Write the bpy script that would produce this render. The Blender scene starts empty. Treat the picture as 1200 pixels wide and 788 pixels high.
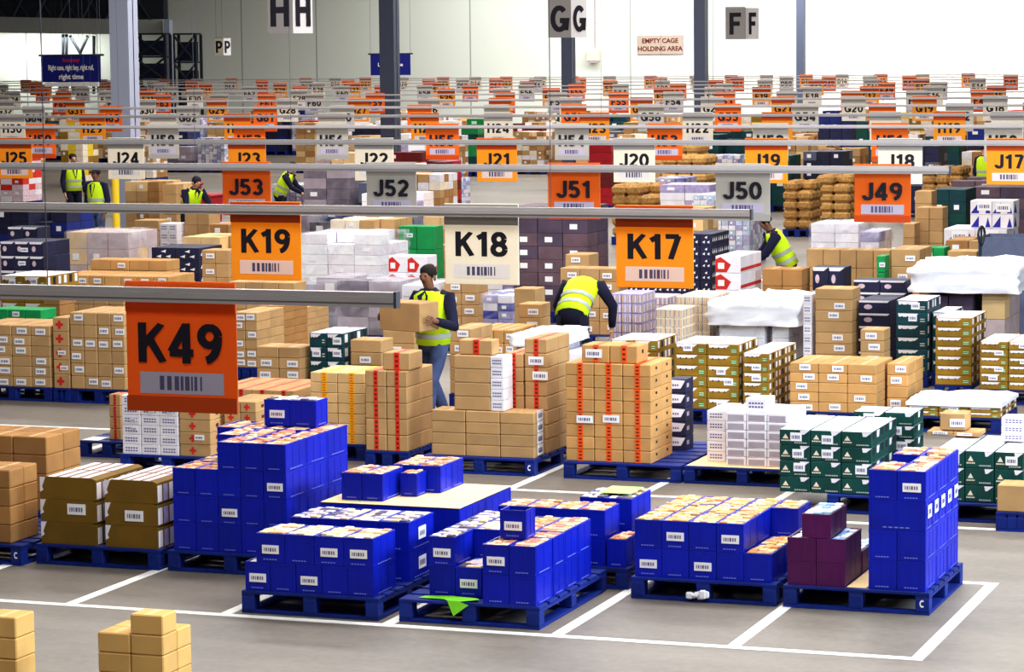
import bpy, bmesh, math, random
from mathutils import Vector, Matrix
random.seed(7)
SC = bpy.context.scene
COL = SC.collection

# ------------------------------------------------------------------ camera, light, exposure
FOC, YAW, PITCH, ROLL, CAMH = 3315.43, 0.348154, 0.1010185, -0.0106443, 4.0
_f = Vector((-math.sin(YAW) * math.cos(PITCH), math.cos(YAW) * math.cos(PITCH), -math.sin(PITCH)))
_r0 = Vector((math.cos(YAW), math.sin(YAW), 0)); _u0 = _r0.cross(_f)
_r = _r0 * math.cos(ROLL) + _u0 * math.sin(ROLL)
_u = -_r0 * math.sin(ROLL) + _u0 * math.cos(ROLL)
cam_d = bpy.data.cameras.new('camera'); cam = bpy.data.objects.new('camera', cam_d); COL.objects.link(cam)
cam.matrix_world = Matrix(((_r.x, _u.x, -_f.x, 0), (_r.y, _u.y, -_f.y, 0), (_r.z, _u.z, -_f.z, CAMH), (0, 0, 0, 1)))
cam_d.sensor_width = 36.0; cam_d.sensor_fit = 'HORIZONTAL'; cam_d.lens = FOC / 1200 * 36.0
cam_d.clip_end = 400
SC.camera = cam
SC.view_settings.view_transform = 'Standard'; SC.view_settings.look = 'None'
SC.view_settings.gamma = 1.0; SC.view_settings.use_curve_mapping = False
SC.view_settings.exposure = 0.0
SC.cycles.use_denoising = True
SC.cycles.max_bounces = 6; SC.cycles.transparent_max_bounces = 12

world = bpy.data.worlds.new('world'); SC.world = world; world.use_nodes = True
bg = world.node_tree.nodes['Background']; bg.inputs[0].default_value = (0.93, 0.96, 1.0, 1); bg.inputs[1].default_value = 0.085

def lamp(name, loc, rot, sx, sy, power, col=(1, 0.98, 0.955)):
    d = bpy.data.lights.new(name, 'AREA'); d.shape = 'RECTANGLE'; d.size = sx; d.size_y = sy; d.energy = power; d.color = col
    o = bpy.data.objects.new(name, d); COL.objects.link(o); o.location = loc; o.rotation_euler = rot
    return o
for i, (y, x, p) in enumerate([(14, -3.5, 820), (23, -6, 1200), (33, -12, 1500), (44, -16, 1700), (56, -20, 1900), (70, -25, 2300), (86, -30, 2600), (101, -29, 2000)]):
    lamp('high_bay_lamp', (x, y, 9.6), (0, 0, 0), (8, 12, 18.4, 20.6, 22.8, 25, 27.2, 27.2)[i], 2.2, p * 1.38)
lamp('right_fill_lamp', (5, 21, 5.2), (math.radians(72), 0, math.radians(90)), 9, 3.5, 3000, (0.7, 0.86, 1.0))  # unseen bluish lamp, added to brighten right-hand faces
lamp('high_bay_lamp', (-2.5, 5, 9.6), (0, 0, 0), 9, 2.2, 600)  # unseen lamp, added to light up the nearest bay sign
lamp('wall_wash_lamp', (-18, 104, 8.4), (math.radians(38), 0, 0), 22, 1.2, 3800, (1, 0.99, 0.95))
lamp('dock_lamp', (-62, 109.3, 4.7), (math.radians(30), 0, 0), 6, .5, 260, (0.97, 1, 0.95))
lamp('wall_wash_lamp', (-36, 105.5, 8.6), (math.radians(32), 0, 0), 15, 1.2, 900, (0.97, 1, 0.97))

def ray(px, py): return _r * ((px - 600) / FOC) - _u * ((py - 394) / FOC) + _f
def G(px, py, z=0.0):
    v = ray(px, py); t = (z - CAMH) / v.z; return v.x * t, v.y * t
def P(px, py, Y):
    v = ray(px, py); t = Y / v.y; return v.x * t, CAMH + v.z * t

# ------------------------------------------------------------------ materials
def lin(c): return tuple(((v / 255) / 12.92 if v / 255 <= 0.04045 else (((v / 255) + 0.055) / 1.055) ** 2.4) for v in c) + (1.0,)
_mats = {}
def mat(name, rgb, rough=0.7, var=0.0, scale=8.0, metal=0.0, rgb2=None, spec=0.2):
    if name in _mats: return _mats[name]
    m = bpy.data.materials.new(name); m.use_nodes = True; nt = m.node_tree; b = nt.nodes['Principled BSDF']
    b.inputs['Base Color'].default_value = lin(rgb); b.inputs['Roughness'].default_value = rough; b.inputs['Metallic'].default_value = metal
    b.inputs['Specular IOR Level'].default_value = spec
    if var > 0 or rgb2:
        tc = nt.nodes.new('ShaderNodeTexCoord'); oi = nt.nodes.new('ShaderNodeObjectInfo')
        add = nt.nodes.new('ShaderNodeVectorMath'); add.operation = 'ADD'
        mul = nt.nodes.new('ShaderNodeVectorMath'); mul.operation = 'SCALE'; mul.inputs['Scale'].default_value = 37.0
        cmb = nt.nodes.new('ShaderNodeCombineXYZ')
        for k in range(3): nt.links.new(oi.outputs['Random'], cmb.inputs[k])
        nt.links.new(cmb.outputs[0], mul.inputs[0]); nt.links.new(tc.outputs['Object'], add.inputs[0]); nt.links.new(mul.outputs[0], add.inputs[1])
        n = nt.nodes.new('ShaderNodeTexNoise'); n.inputs['Scale'].default_value = scale; n.inputs['Detail'].default_value = 4
        nt.links.new(add.outputs[0], n.inputs['Vector'])
        mx = nt.nodes.new('ShaderNodeMix'); mx.data_type = 'RGBA'
        a = rgb2 or tuple(max(0, v * (1 - var)) for v in rgb); c = rgb if rgb2 else tuple(min(255, v * (1 + var * 0.6)) for v in rgb)
        mx.inputs['A'].default_value = lin(a); mx.inputs['B'].default_value = lin(c)
        rp = nt.nodes.new('ShaderNodeMapRange'); rp.inputs['From Min'].default_value = 0.35; rp.inputs['From Max'].default_value = 0.65
        nt.links.new(n.outputs['Fac'], rp.inputs['Value'])
        avg = nt.nodes.new('ShaderNodeMath'); avg.operation = 'MULTIPLY_ADD'; avg.inputs[1].default_value = 0.5
        h = nt.nodes.new('ShaderNodeMath'); h.operation = 'MULTIPLY'; h.inputs[1].default_value = 0.5
        nt.links.new(oi.outputs['Random'], h.inputs[0]); nt.links.new(rp.outputs[0], avg.inputs[0]); nt.links.new(h.outputs[0], avg.inputs[2])
        nt.links.new(avg.outputs[0], mx.inputs['Factor']); nt.links.new(mx.outputs['Result'], b.inputs['Base Color'])
    _mats[name] = m
    return m
M_CRATE = mat('blue_plastic', (5, 24, 164), 0.42, 0.12, 3)
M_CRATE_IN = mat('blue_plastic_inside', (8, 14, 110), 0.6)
M_PALLET = mat('pallet_blue_paint', (8, 32, 114), 0.6, 0.25, 9)
M_PURPLE = mat('purple_board', (74, 14, 72), 0.5, 0.12, 5)
M_CARD = mat('cardboard', (184, 144, 96), 0.85, 0.10, 4)
M_CARD_D = mat('cardboard_brown', (164, 116, 66), 0.85, 0.12, 4)
M_CARD_L = mat('cardboard_pale', (226, 188, 132), 0.85, 0.08, 4)
M_CARD_O = mat('cardboard_orange', (196, 146, 88), 0.85, 0.10, 4)
M_SHEET = mat('kraft_sheet', (240, 206, 152), 0.85, 0.06, 3)
M_OLIVE = mat('olive_board', (112, 82, 22), 0.75, 0.12, 5)
M_MUST = mat('mustard_board', (142, 104, 24), 0.7, 0.18, 7)
M_GREEN = mat('green_board', (8, 62, 56), 0.6, 0.18, 6)
M_TEAL = mat('teal_board', (12, 58, 66), 0.6, 0.2, 6)
M_BGREEN = mat('bright_green', (20, 140, 72), 0.6, 0.12, 6)
M_NAVY = mat('navy_board', (34, 34, 62), 0.6, 0.25, 7)
M_BLUEP = mat('blue_print', (36, 40, 150), 0.6, 0.1)
M_RED = mat('red_print', (206, 40, 34), 0.6, 0.1)
M_DRED = mat('red_plastic', (168, 22, 34), 0.5, 0.1)
M_WHITE = mat('white_paper', (240, 238, 240), 0.8)
M_WHITEB = mat('white_board', (232, 226, 232), 0.75, 0.05, 6)
M_CREAM = mat('cream_board', (236, 220, 196), 0.75, 0.1, 9)
M_GREYB = mat('grey_board', (168, 154, 166), 0.75, 0.08, 8)
M_LILAC = mat('lilac_board', (168, 156, 200), 0.7, 0.2, 14)
M_PINK = mat('pink_board', (214, 186, 196), 0.7, 0.15, 12)
M_INK = mat('black_ink', (26, 24, 34), 0.7)
M_INKV = mat('violet_ink', (92, 84, 140), 0.7)
M_MARK = mat('pale_blue_print', (110, 120, 210), 0.7)
M_TAPE_R = mat('red_tape', (214, 48, 26), 0.5)
M_TAPE_O = mat('orange_tape', (236, 84, 22), 0.5)
M_TAPE_Y = mat('yellow_tape', (246, 178, 24), 0.5)
M_TAPE_C = mat('brown_tape', (196, 148, 88), 0.45)
M_YELLOW = mat('yellow_print', (240, 200, 40), 0.6)
M_LIME = mat('lime_paper', (120, 214, 40), 0.6, 0.1)
M_LIMEP = mat('pale_lime_paper', (170, 226, 110), 0.6, 0.1)
M_LINE = mat('floor_paint', (236, 232, 226), 0.6, 0.08, 5)
M_ORANGE = mat('orange_sign', (255, 178, 48), 0.45)
M_ORANGE_SH = mat('shaded_orange_sign', (240, 112, 34), 0.45)  # same orange as the lit rows, darkened to look shaded
M_ORH = mat('shaded_orange_hem', (190, 66, 18), 0.5)  # hem colour darkened for the shadow of rail and fold
M_SIGNW = mat('cream_sign', (252, 244, 228), 0.45)
def translucent(m, amt):
    nt = m.node_tree; b = nt.nodes['Principled BSDF']; out = nt.nodes['Material Output']; tl = nt.nodes.new('ShaderNodeBsdfTranslucent'); tl.inputs[0].default_value = b.inputs['Base Color'].default_value
    mx = nt.nodes.new('ShaderNodeMixShader'); mx.inputs[0].default_value = amt; nt.links.new(b.outputs[0], mx.inputs[1]); nt.links.new(tl.outputs[0], mx.inputs[2]); nt.links.new(mx.outputs[0], out.inputs['Surface'])
M_FILM = mat('white_label_film', (250, 248, 250), .5); translucent(M_FILM, .45); translucent(M_ORANGE, .4); translucent(M_ORANGE_SH, .3); translucent(M_SIGNW, .4)
M_SIGNW_SH = mat('shaded_white_sign', (176, 170, 160), 0.45)  # white sign plastic, greyed to look as if in shade
M_SIGNH = mat('shaded_white_hem', (158, 154, 150), 0.5)  # hem of the white signs, rail and fold shadow put into its grey
M_LABEL_SH = mat('shaded_white_label', (178, 170, 190), 0.6)  # white label greyed to match the shaded sign rows
M_RAIL = mat('aluminium_rail', (178, 172, 172), 0.4, 0.05, 3, 0.15)
M_WIRE = mat('steel_wire', (70, 70, 78), 0.5)
M_STEEL = mat('slate_steel_paint', (62, 68, 86), 0.5)
M_STEELL = mat('pale_and_lit_steel', (170, 176, 198), 0.5)
M_TRUSS = mat('dark_steel', (38, 44, 52), 0.6)
M_BEAM = mat('grey_cladding', (176, 178, 172), 0.6)
M_HIVIS = mat('hi_vis_yellow', (204, 240, 24), 0.7, 0.08, 6)
M_REFL = mat('reflective_band', (168, 172, 164), 0.35)
M_NAVYC = mat('navy_cloth', (22, 22, 48), 0.9, 0.2, 9)
M_JEANS = mat('denim', (62, 74, 112), 0.9, 0.3, 10)
M_BLACKC = mat('black_cloth', (16, 16, 34), 0.9)
M_SKIN = mat('skin', (196, 140, 112), 0.6)
M_SKIND = mat('brown_skin', (124, 84, 64), 0.6)
M_HAIR = mat('dark_hair', (30, 24, 22), 0.8)
M_BANNER = mat('banner_blue', (22, 30, 120), 0.6)
M_TAN = mat('tan_sign', (172, 156, 140), 0.6)
M_MAROON = mat('maroon_ink', (96, 22, 24), 0.7)
M_GREYP = mat('grey_plastic', (86, 92, 116), 0.5, 0.1)
M_POTATO = mat('sacked_potatoes', (206, 160, 92), 0.9, 0, 22, 0, (120, 74, 34))
M_FOODS = [mat('packet_cream', (226, 196, 152), 0.6), mat('packet_orange', (206, 140, 84), 0.6), mat('packet_tan', (196, 150, 112), 0.6), mat('packet_white', (226, 216, 218), 0.5), mat('packet_rust', (150, 84, 62), 0.6)]
M_FOODW = [mat('packet_white', (226, 216, 218)), mat('packet_lilac', (186, 176, 206), 0.5), mat('packet_cream', (226, 196, 152)), mat('packet_dark', (84, 72, 96), 0.5)]
M_FOODP = [mat('packet_pink', (222, 172, 140), 0.6), mat('packet_cream', (226, 196, 152)), mat('packet_orange', (206, 140, 84)), mat('packet_rose', (190, 120, 104), 0.6)]
M_FOODG = [mat('packet_gold', (218, 172, 100), 0.6), mat('packet_cream', (226, 196, 152)), mat('packet_tan', (196, 150, 112)), mat('packet_orange', (206, 140, 84))]
M_FOODR = [mat('packet_brown', (128, 90, 84), 0.6), mat('packet_mauve', (150, 110, 112), 0.6), mat('packet_tan', (196, 150, 112))]
M_FOODB = [mat('packet_ice', (190, 216, 240), 0.5), mat('packet_white', (226, 216, 218)), mat('packet_sky', (120, 160, 216), 0.5)]

def wrap_mat():
    m = bpy.data.materials.new('stretch_wrap'); m.use_nodes = True; nt = m.node_tree; b = nt.nodes['Principled BSDF']
    b.inputs['Base Color'].default_value = lin((206, 206, 218)); b.inputs['Roughness'].default_value = 0.3
    out = nt.nodes['Material Output']; tr = nt.nodes.new('ShaderNodeBsdfTransparent'); mx = nt.nodes.new('ShaderNodeMixShader')
    tc = nt.nodes.new('ShaderNodeTexCoord'); n = nt.nodes.new('ShaderNodeTexNoise'); n.inputs['Scale'].default_value = 3.2; n.inputs['Detail'].default_value = 6; n.inputs['Distortion'].default_value = 1.6
    mr = nt.nodes.new('ShaderNodeMapRange'); mr.inputs['From Min'].default_value = 0.4; mr.inputs['From Max'].default_value = 0.65; mr.inputs['To Min'].default_value = 0.04; mr.inputs['To Max'].default_value = 0.32
    nt.links.new(tc.outputs['Object'], n.inputs['Vector']); nt.links.new(n.outputs['Fac'], mr.inputs['Value']); nt.links.new(mr.outputs[0], mx.inputs[0])
    nt.links.new(tr.outputs[0], mx.inputs[1]); nt.links.new(b.outputs[0], mx.inputs[2]); nt.links.new(mx.outputs[0], out.inputs['Surface'])
    return m
M_WRAP = wrap_mat()
M_SHEETW = mat('white_plastic_sheet', (244, 242, 248), 0.35, 0.04, 2)

def floor_mat():
    m = bpy.data.materials.new('concrete_floor'); m.use_nodes = True; nt = m.node_tree; b = nt.nodes['Principled BSDF']; b.inputs['Roughness'].default_value = 0.5
    b.inputs['Specular IOR Level'].default_value = 0.4
    tc = nt.nodes.new('ShaderNodeTexCoord')
    n1 = nt.nodes.new('ShaderNodeTexNoise'); n1.inputs['Scale'].default_value = 0.55; n1.inputs['Detail'].default_value = 7; n1.inputs['Roughness'].default_value = 0.65
    n2 = nt.nodes.new('ShaderNodeTexNoise'); n2.inputs['Scale'].default_value = 14; n2.inputs['Detail'].default_value = 5
    mp = nt.nodes.new('ShaderNodeMapping'); mp.inputs['Scale'].default_value = (0.35, 2.2, 1)
    n3 = nt.nodes.new('ShaderNodeTexNoise'); n3.inputs['Scale'].default_value = 1.4; n3.inputs['Detail'].default_value = 4
    nt.links.new(tc.outputs['Object'], n1.inputs['Vector']); nt.links.new(tc.outputs['Object'], n2.inputs['Vector']); nt.links.new(tc.outputs['Object'], mp.inputs[0]); nt.links.new(mp.outputs[0], n3.inputs['Vector'])
    r = nt.nodes.new('ShaderNodeValToRGB'); r.color_ramp.elements[0].position = 0.3; r.color_ramp.elements[0].color = lin((84, 76, 69)); r.color_ramp.elements[1].position = 0.7; r.color_ramp.elements[1].color = lin((128, 118, 107))
    a = nt.nodes.new('ShaderNodeMath'); a.operation = 'MULTIPLY_ADD'; a.inputs[1].default_value = 0.5
    h = nt.nodes.new('ShaderNodeMath'); h.operation = 'MULTIPLY_ADD'; h.inputs[1].default_value = 0.25
    q = nt.nodes.new('ShaderNodeMath'); q.operation = 'MULTIPLY'; q.inputs[1].default_value = 0.25
    nt.links.new(n3.outputs['Fac'], q.inputs[0]); nt.links.new(n2.outputs['Fac'], h.inputs[0]); nt.links.new(q.outputs[0], h.inputs[2])
    nt.links.new(n1.outputs['Fac'], a.inputs[0]); nt.links.new(h.outputs[0], a.inputs[2]); nt.links.new(a.outputs[0], r.inputs[0]); nt.links.new(r.outputs[0], b.inputs['Base Color'])
    return m
M_FLOOR = floor_mat()
def wall_mat(name, c, seam):
    m = bpy.data.materials.new(name); m.use_nodes = True; nt = m.node_tree; b = nt.nodes['Principled BSDF']; b.inputs['Roughness'].default_value = 0.6
    tc = nt.nodes.new('ShaderNodeTexCoord'); sx = nt.nodes.new('ShaderNodeSeparateXYZ'); nt.links.new(tc.outputs['Object'], sx.inputs[0])
    md = nt.nodes.new('ShaderNodeMath'); md.operation = 'PINGPONG'; md.inputs[1].default_value = 1.75; nt.links.new(sx.outputs['X'], md.inputs[0])
    lt = nt.nodes.new('ShaderNodeMath'); lt.operation = 'LESS_THAN'; lt.inputs[1].default_value = 0.03; nt.links.new(md.outputs[0], lt.inputs[0])
    n = nt.nodes.new('ShaderNodeTexNoise'); n.inputs['Scale'].default_value = 0.12; nt.links.new(tc.outputs['Object'], n.inputs['Vector'])
    mx0 = nt.nodes.new('ShaderNodeMix'); mx0.data_type = 'RGBA'; mx0.inputs['A'].default_value = lin(c); mx0.inputs['B'].default_value = lin(tuple(v * 0.93 for v in c)); nt.links.new(n.outputs['Fac'], mx0.inputs['Factor'])
    mx = nt.nodes.new('ShaderNodeMix'); mx.data_type = 'RGBA'; mx.inputs['B'].default_value = lin(seam); nt.links.new(mx0.outputs['Result'], mx.inputs['A']); nt.links.new(lt.outputs[0], mx.inputs['Factor']); nt.links.new(mx.outputs['Result'], b.inputs['Base Color'])
    return m
M_WALL = wall_mat('insulated_wall_panel', (222, 226, 216), (150, 156, 150))

# ------------------------------------------------------------------ mesh helpers
class MB:
    def __init__(s): s.v = []; s.f = []; s.mi = []; s.mats = []
    def m(s, mt):
        if mt not in s.mats: s.mats.append(mt)
        return s.mats.index(mt)
    def quad(s, pts, mt):
        b = len(s.v); s.v += [tuple(p) for p in pts]; s.f.append(tuple(range(b, b + len(pts)))); s.mi.append(s.m(mt)); return s
    def box(s, x0, x1, y0, y1, z0, z1, mt, top=None, taper=0.0, right=None):
        b = len(s.v); t = taper
        s.v += [(x0 + t, y0 + t, z0), (x1 - t, y0 + t, z0), (x1 - t, y1 - t, z0), (x0 + t, y1 - t, z0), (x0, y0, z1), (x1, y0, z1), (x1, y1, z1), (x0, y1, z1)]
        k = s.m(mt)
        for i, q in enumerate([(0, 3, 2, 1), (4, 5, 6, 7), (0, 1, 5, 4), (1, 2, 6, 5), (2, 3, 7, 6), (3, 0, 4, 7)]):
            s.f.append(tuple(b + j for j in q)); s.mi.append(s.m(top) if (i == 1 and top) else s.m(right) if (i == 3 and right) else k)
        return s
    def rbox(s, x0, x1, y0, y1, z0, z1, mt, e=0.006, top=None):
        """box with chamfered edges"""
        bm = bmesh.new(); bmesh.ops.create_cube(bm, size=1)
        for v in bm.verts: v.co = ((x0 + x1) / 2 + v.co.x * (x1 - x0), (y0 + y1) / 2 + v.co.y * (y1 - y0), (z0 + z1) / 2 + v.co.z * (z1 - z0))
        bmesh.ops.bevel(bm, geom=list(bm.edges), offset=e, segments=1, affect='EDGES', profile=0.5)
        b = len(s.v); bm.verts.index_update(); s.v += [tuple(v.co) for v in bm.verts]
        for f in bm.faces:
            s.f.append(tuple(b + v.index for v in f.verts)); s.mi.append(s.m(top if top and f.normal.z > 0.9 else mt))
        bm.free(); return s
    def cyl(s, p, q, r, mt, n=8, r2=None):
        p = Vector(p); q = Vector(q); d = (q - p).normalized(); a = d.orthogonal().normalized(); c = d.cross(a); b = len(s.v); r2 = r if r2 is None else r2
        for base, rr in ((p, r), (q, r2)):
            for i in range(n):
                t = 2 * math.pi * i / n; s.v.append(tuple(base + a * math.cos(t) * rr + c * math.sin(t) * rr))
        k = s.m(mt)
        for i in range(n): s.f.append((b + i, b + (i + 1) % n, b + n + (i + 1) % n, b + n + i)); s.mi.append(k)
        s.f.append(tuple(b + n - 1 - i for i in range(n))); s.mi.append(k); s.f.append(tuple(b + n + i for i in range(n))); s.mi.append(k)
        return s
    def loft(s, rings, mt, cap=True):
        """rings: lists of equal length of points"""
        b = len(s.v); n = len(rings[0]); k = s.m(mt)
        for r in rings: s.v += [tuple(p) for p in r]
        for j in range(len(rings) - 1):
            for i in range(n): s.f.append((b + j * n + i, b + j * n + (i + 1) % n, b + (j + 1) * n + (i + 1) % n, b + (j + 1) * n + i)); s.mi.append(k)
        if cap:
            s.f.append(tuple(b + n - 1 - i for i in range(n))); s.mi.append(k); s.f.append(tuple(b + (len(rings) - 1) * n + i for i in range(n))); s.mi.append(k)
        return s
    def mesh(s, name, smooth=False):
        me = bpy.data.meshes.new(name); me.from_pydata(s.v, [], s.f)
        for m in s.mats: me.materials.append(m)
        me.polygons.foreach_set('material_index', s.mi)
        if smooth: me.polygons.foreach_set('use_smooth', [True] * len(s.f))
        me.update(); return me
    def build(s, name, parent=None, loc=(0, 0, 0), rz=0.0, smooth=False):
        return place(name, s.mesh(name, smooth), parent, loc, rz)
def place(name, me, parent=None, loc=(0, 0, 0), rz=0.0):
    o = bpy.data.objects.new(name, me); COL.objects.link(o); o.location = loc; o.rotation_euler = (0, 0, rz)
    if parent is not None: o.parent = parent
    return o
def tag(o, label, cat, group=None, kind=None):
    o['label'] = label; o['category'] = cat
    if group: o['group'] = group
    if kind: o['kind'] = kind
    return o
def empty(name, loc=(0, 0, 0), rz=0.0):
    o = bpy.data.objects.new(name, None); COL.objects.link(o); o.location = loc; o.rotation_euler = (0, 0, rz); o.empty_display_size = 0.1; return o
def struct(o): o['kind'] = 'structure'; return o
_txt = {}
def text(name, body, size, mt, parent=None, loc=(0, 0, 0), rot=(math.pi / 2, 0, 0), bold=0.0, sx=1.0, align='CENTER'):
    k = (body, round(size, 3), mt.name, bold)
    if k not in _txt:
        c = bpy.data.curves.new(name, 'FONT'); c.body = body; c.size = size; c.align_x = align; c.align_y = 'CENTER'; c.extrude = 0.001; c.offset = bold; c.resolution_u = 3
        t = bpy.data.objects.new('lettering_source', c); COL.objects.link(t); bpy.context.view_layer.update()
        me = bpy.data.meshes.new_from_object(t.evaluated_get(bpy.context.evaluated_depsgraph_get())); me.name = 'lettering'
        me.materials.clear(); me.materials.append(mt)
        bpy.data.objects.remove(t); bpy.data.curves.remove(c); _txt[k] = me
    o = bpy.data.objects.new(name, _txt[k]); COL.objects.link(o); o.location = loc; o.rotation_euler = rot; o.scale = (sx, 1, 1)
    if parent is not None: o.parent = parent
    return o

def _arc(cx, cy, rx, ry, a0, a1, n=14): return [(cx + rx * math.cos(math.radians(a0 + (a1 - a0) * k / n)), cy + ry * math.sin(math.radians(a0 + (a1 - a0) * k / n))) for k in range(n + 1)]
GLYPH = {
    'K': (.64, [[(.09, 0), (.09, 1)], [(.55, 1.0), (.1, .42)], [(.26, .6), (.58, 0)]]), 'J': (.52, [[(.43, 1)] + _arc(.26, .26, .17, .17, 0, -185)]),
    'H': (.64, [[(.09, 0), (.09, 1)], [(.55, 0), (.55, 1)], [(.09, .52), (.55, .52)]]), 'G': (.7, [_arc(.35, .5, .26, .41, 42, 335, 22), [(.37, .43), (.61, .43), (.61, .06)]]),
    'F': (.56, [[(.09, 0), (.09, 1)], [(.09, .91), (.54, .91)], [(.09, .5), (.48, .5)]]), 'E': (.58, [[(.09, 0), (.09, 1)], [(.09, .91), (.54, .91)], [(.09, .5), (.5, .5)], [(.09, .09), (.55, .09)]]),
    'D': (.64, [[(.09, 0), (.09, 1)], [(.09, .91), (.28, .91)] + _arc(.28, .5, .27, .41, 90, -90) + [(.09, .09)]]), 'P': (.58, [[(.09, 0), (.09, 1)], [(.09, .91), (.3, .91)] + _arc(.3, .68, .2, .23, 90, -90) + [(.09, .45)]]),
    '0': (.6, [_arc(.3, .5, .21, .41, 0, 360, 24)]), '1': (.46, [[(.31, 0), (.31, 1)], [(.31, .88), (.07, .74)]]),
    '2': (.6, [_arc(.3, .69, .2, .22, 165, -38) + [(.1, .1)], [(.05, .09), (.54, .09)]]), '3': (.6, [_arc(.29, .71, .19, .2, 155, -90), _arc(.29, .3, .21, .21, 90, -155)]),
    '4': (.62, [[(.43, 0), (.43, 1)], [(.43, .95), (.07, .28)], [(.03, .26), (.6, .26)]]), '5': (.6, [[(.52, .91), (.16, .91), (.12, .5)], _arc(.29, .33, .21, .24, 140, -155)]),
    '6': (.6, [_arc(.3, .31, .2, .22, 0, 360, 20), _arc(.42, .4, .31, .51, 180, 95)]), '7': (.58, [[(.05, .91), (.5, .91)], [(.49, .93), (.22, 0)]]),
    '8': (.6, [_arc(.3, .71, .18, .2, 0, 360, 20), _arc(.3, .29, .21, .21, 0, 360, 20)]), '9': (.6, [_arc(.3, .69, .2, .22, 0, 360, 20), _arc(.18, .6, .31, .51, 0, -85)]),
}
_bold = {}
def bold_text(body, cap, mt, parent, loc, rz=0.0, sx=1.0, t=.2):
    """heavy grotesque capitals and figures, cut as flat vinyl"""
    k = (body, round(cap, 3), mt.name)
    if k not in _bold:
        wd = sum(GLYPH[c][0] for c in body) + .07 * (len(body) - 1); x = -wd / 2; m = MB(); q = 0
        for ch in body:
            gw, lines = GLYPH[ch]
            for pts in lines:
                q += 1; L, Rr = [], []
                for a, p in enumerate(pts):
                    p0 = pts[max(a - 1, 0)]; p1 = pts[min(a + 1, len(pts) - 1)]; dx, dz = p1[0] - p0[0], p1[1] - p0[1]; l = math.hypot(dx, dz) or 1; nx, nz = -dz / l * t / 2, dx / l * t / 2
                    if 0 < a < len(pts) - 1:
                        ax, az = p[0] - p0[0], p[1] - p0[1]; la = math.hypot(ax, az) or 1; cs = max(.5, (ax * dx + az * dz) / (la * l)); nx /= cs; nz /= cs
                    L.append((p[0] + nx, p[1] + nz)); Rr.append((p[0] - nx, p[1] - nz))
                for a in range(len(pts) - 1):
                    m.quad([((x + u) * cap, -.00012 * (q % 3), (min(max(v, 0), 1) - .5) * cap) for u, v in (L[a], Rr[a], Rr[a + 1], L[a + 1])], mt)
            x += gw + .07
        _bold[k] = m.mesh('lettering')
    o = place('lettering', _bold[k], parent, loc, rz); o.scale = (sx, 1, 1); return o

# ------------------------------------------------------------------ the hall
WY = 111.0
struct(MB().box(-75, 14, -2, WY + .3, -0.2, 0, M_FLOOR).build('floor'))
struct(MB().box(-75, 14, WY, WY + .3, 0, 11, M_WALL).build('wall_back'))
struct(MB().box(-75, 14, -2, WY + .3, 11, 11.2, M_BEAM).build('ceiling'))
def line(x0, x1, y0, y1): struct(MB().box(x0, x1, y0, y1, 0.0, 0.004 if x1 - x0 > y1 - y0 else .0035, M_LINE).build('floor_marking'))
LW = 0.085
bays = [-3.74 - 1.2525 * k for k in range(0, 14)]
line(-24, -3.74 + LW / 2, 18.0 - LW / 2, 18.0 + LW / 2)
line(-24, -3.74 + LW / 2, 20.72 - LW / 2, 20.72 + LW / 2)
for b in bays: line(b - LW / 2, b + LW / 2, 18.0, 20.72)
line(-26, -2.4, 23.98 - LW / 2 - .55, 23.98 + LW / 2 - .55) if False else None
for y0 in (24.0, 34.6, 45.2):
    line(-40, -5.6, y0 - LW / 2, y0 + LW / 2); line(-40, -5.6, y0 + 2.72 - LW / 2, y0 + 2.72 + LW / 2)
    for k in range(22): line(-6.26 - 1.2525 * k - LW / 2, -6.26 - 1.2525 * k + LW / 2, y0, y0 + 2.72)
line(-5.9, -1.5, 23.1 - LW / 2, 23.1 + LW / 2)
# columns in a row that runs to the back
def column(px, Y, w, mt, n):
    x, _ = P(px, 60, Y)
    o = empty('column', (x, Y, 0)); o['kind'] = 'structure'
    MB().box(-w / 2, w / 2, -.02, .02, 0, 11, mt).build('web', o)
    m = MB(); m.box(-w / 2, w / 2, -w / 2, w / 2, 0, 11, mt); m.build('steel_shaft', o)
    MB().box(-w * .8, w * .8, -w * .8, w * .8, 0, .04, mt).build('base_plate', o)
for i, (px, w, mt) in enumerate([(145.5, .45, M_STEELL), (456.5, .40, M_STEEL), (666, .34, M_STEEL), (821.5, .40, M_STEEL), (938.5, .30, M_STEEL)]):  # first column is the same steel, coloured paler to look fully lit
    column(px, 54.5 + 13.1 * i, w, mt, i)
# far left: dark roof steel over a clad canopy beam on its post, with braces behind
def XZ(px, py, Y): x, z = P(px, py, Y); return x, z
x0, zt = XZ(-40, 19, 108); x1, zb = XZ(196, 41, 108); _, zt2 = XZ(196, 23.5, 108); _, zb0 = XZ(-40, 38, 108)
cb = MB(); cb.loft([[(x0, 107.6, zb0), (x0, 108.4, zb0), (x0, 108.4, zt), (x0, 107.6, zt)], [(x1, 107.6, zb), (x1, 108.4, zb), (x1, 108.4, zt2), (x1, 107.6, zt2)]], M_BEAM)
struct(cb.build('canopy_beam'))
xp, _ = XZ(198.5, 60, 107.4)
struct(MB().box(xp - .16, xp + .1, 107.25, 107.55, 0, zt2, M_STEELL).build('canopy_column'))
xt, _ = XZ(194, 10, 108.8)
struct(MB().box(x0 - 3, xt, 108.6, 109.0, zt2 + .05, 11, M_TRUSS).build('roof_truss_beam'))
tr = MB()
for k in range(9):
    xa = xt - .6 - k * 1.15
    tr.cyl((xa, 108.55, zt2), (xa - .9, 108.55, zt2 + 1.3), .06, M_TRUSS, 6)
    tr.cyl((xa - 1.0, 108.5, zt2), (xa - .2, 108.5, zt2 + 1.3), .05, M_STEEL, 6)
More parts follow.
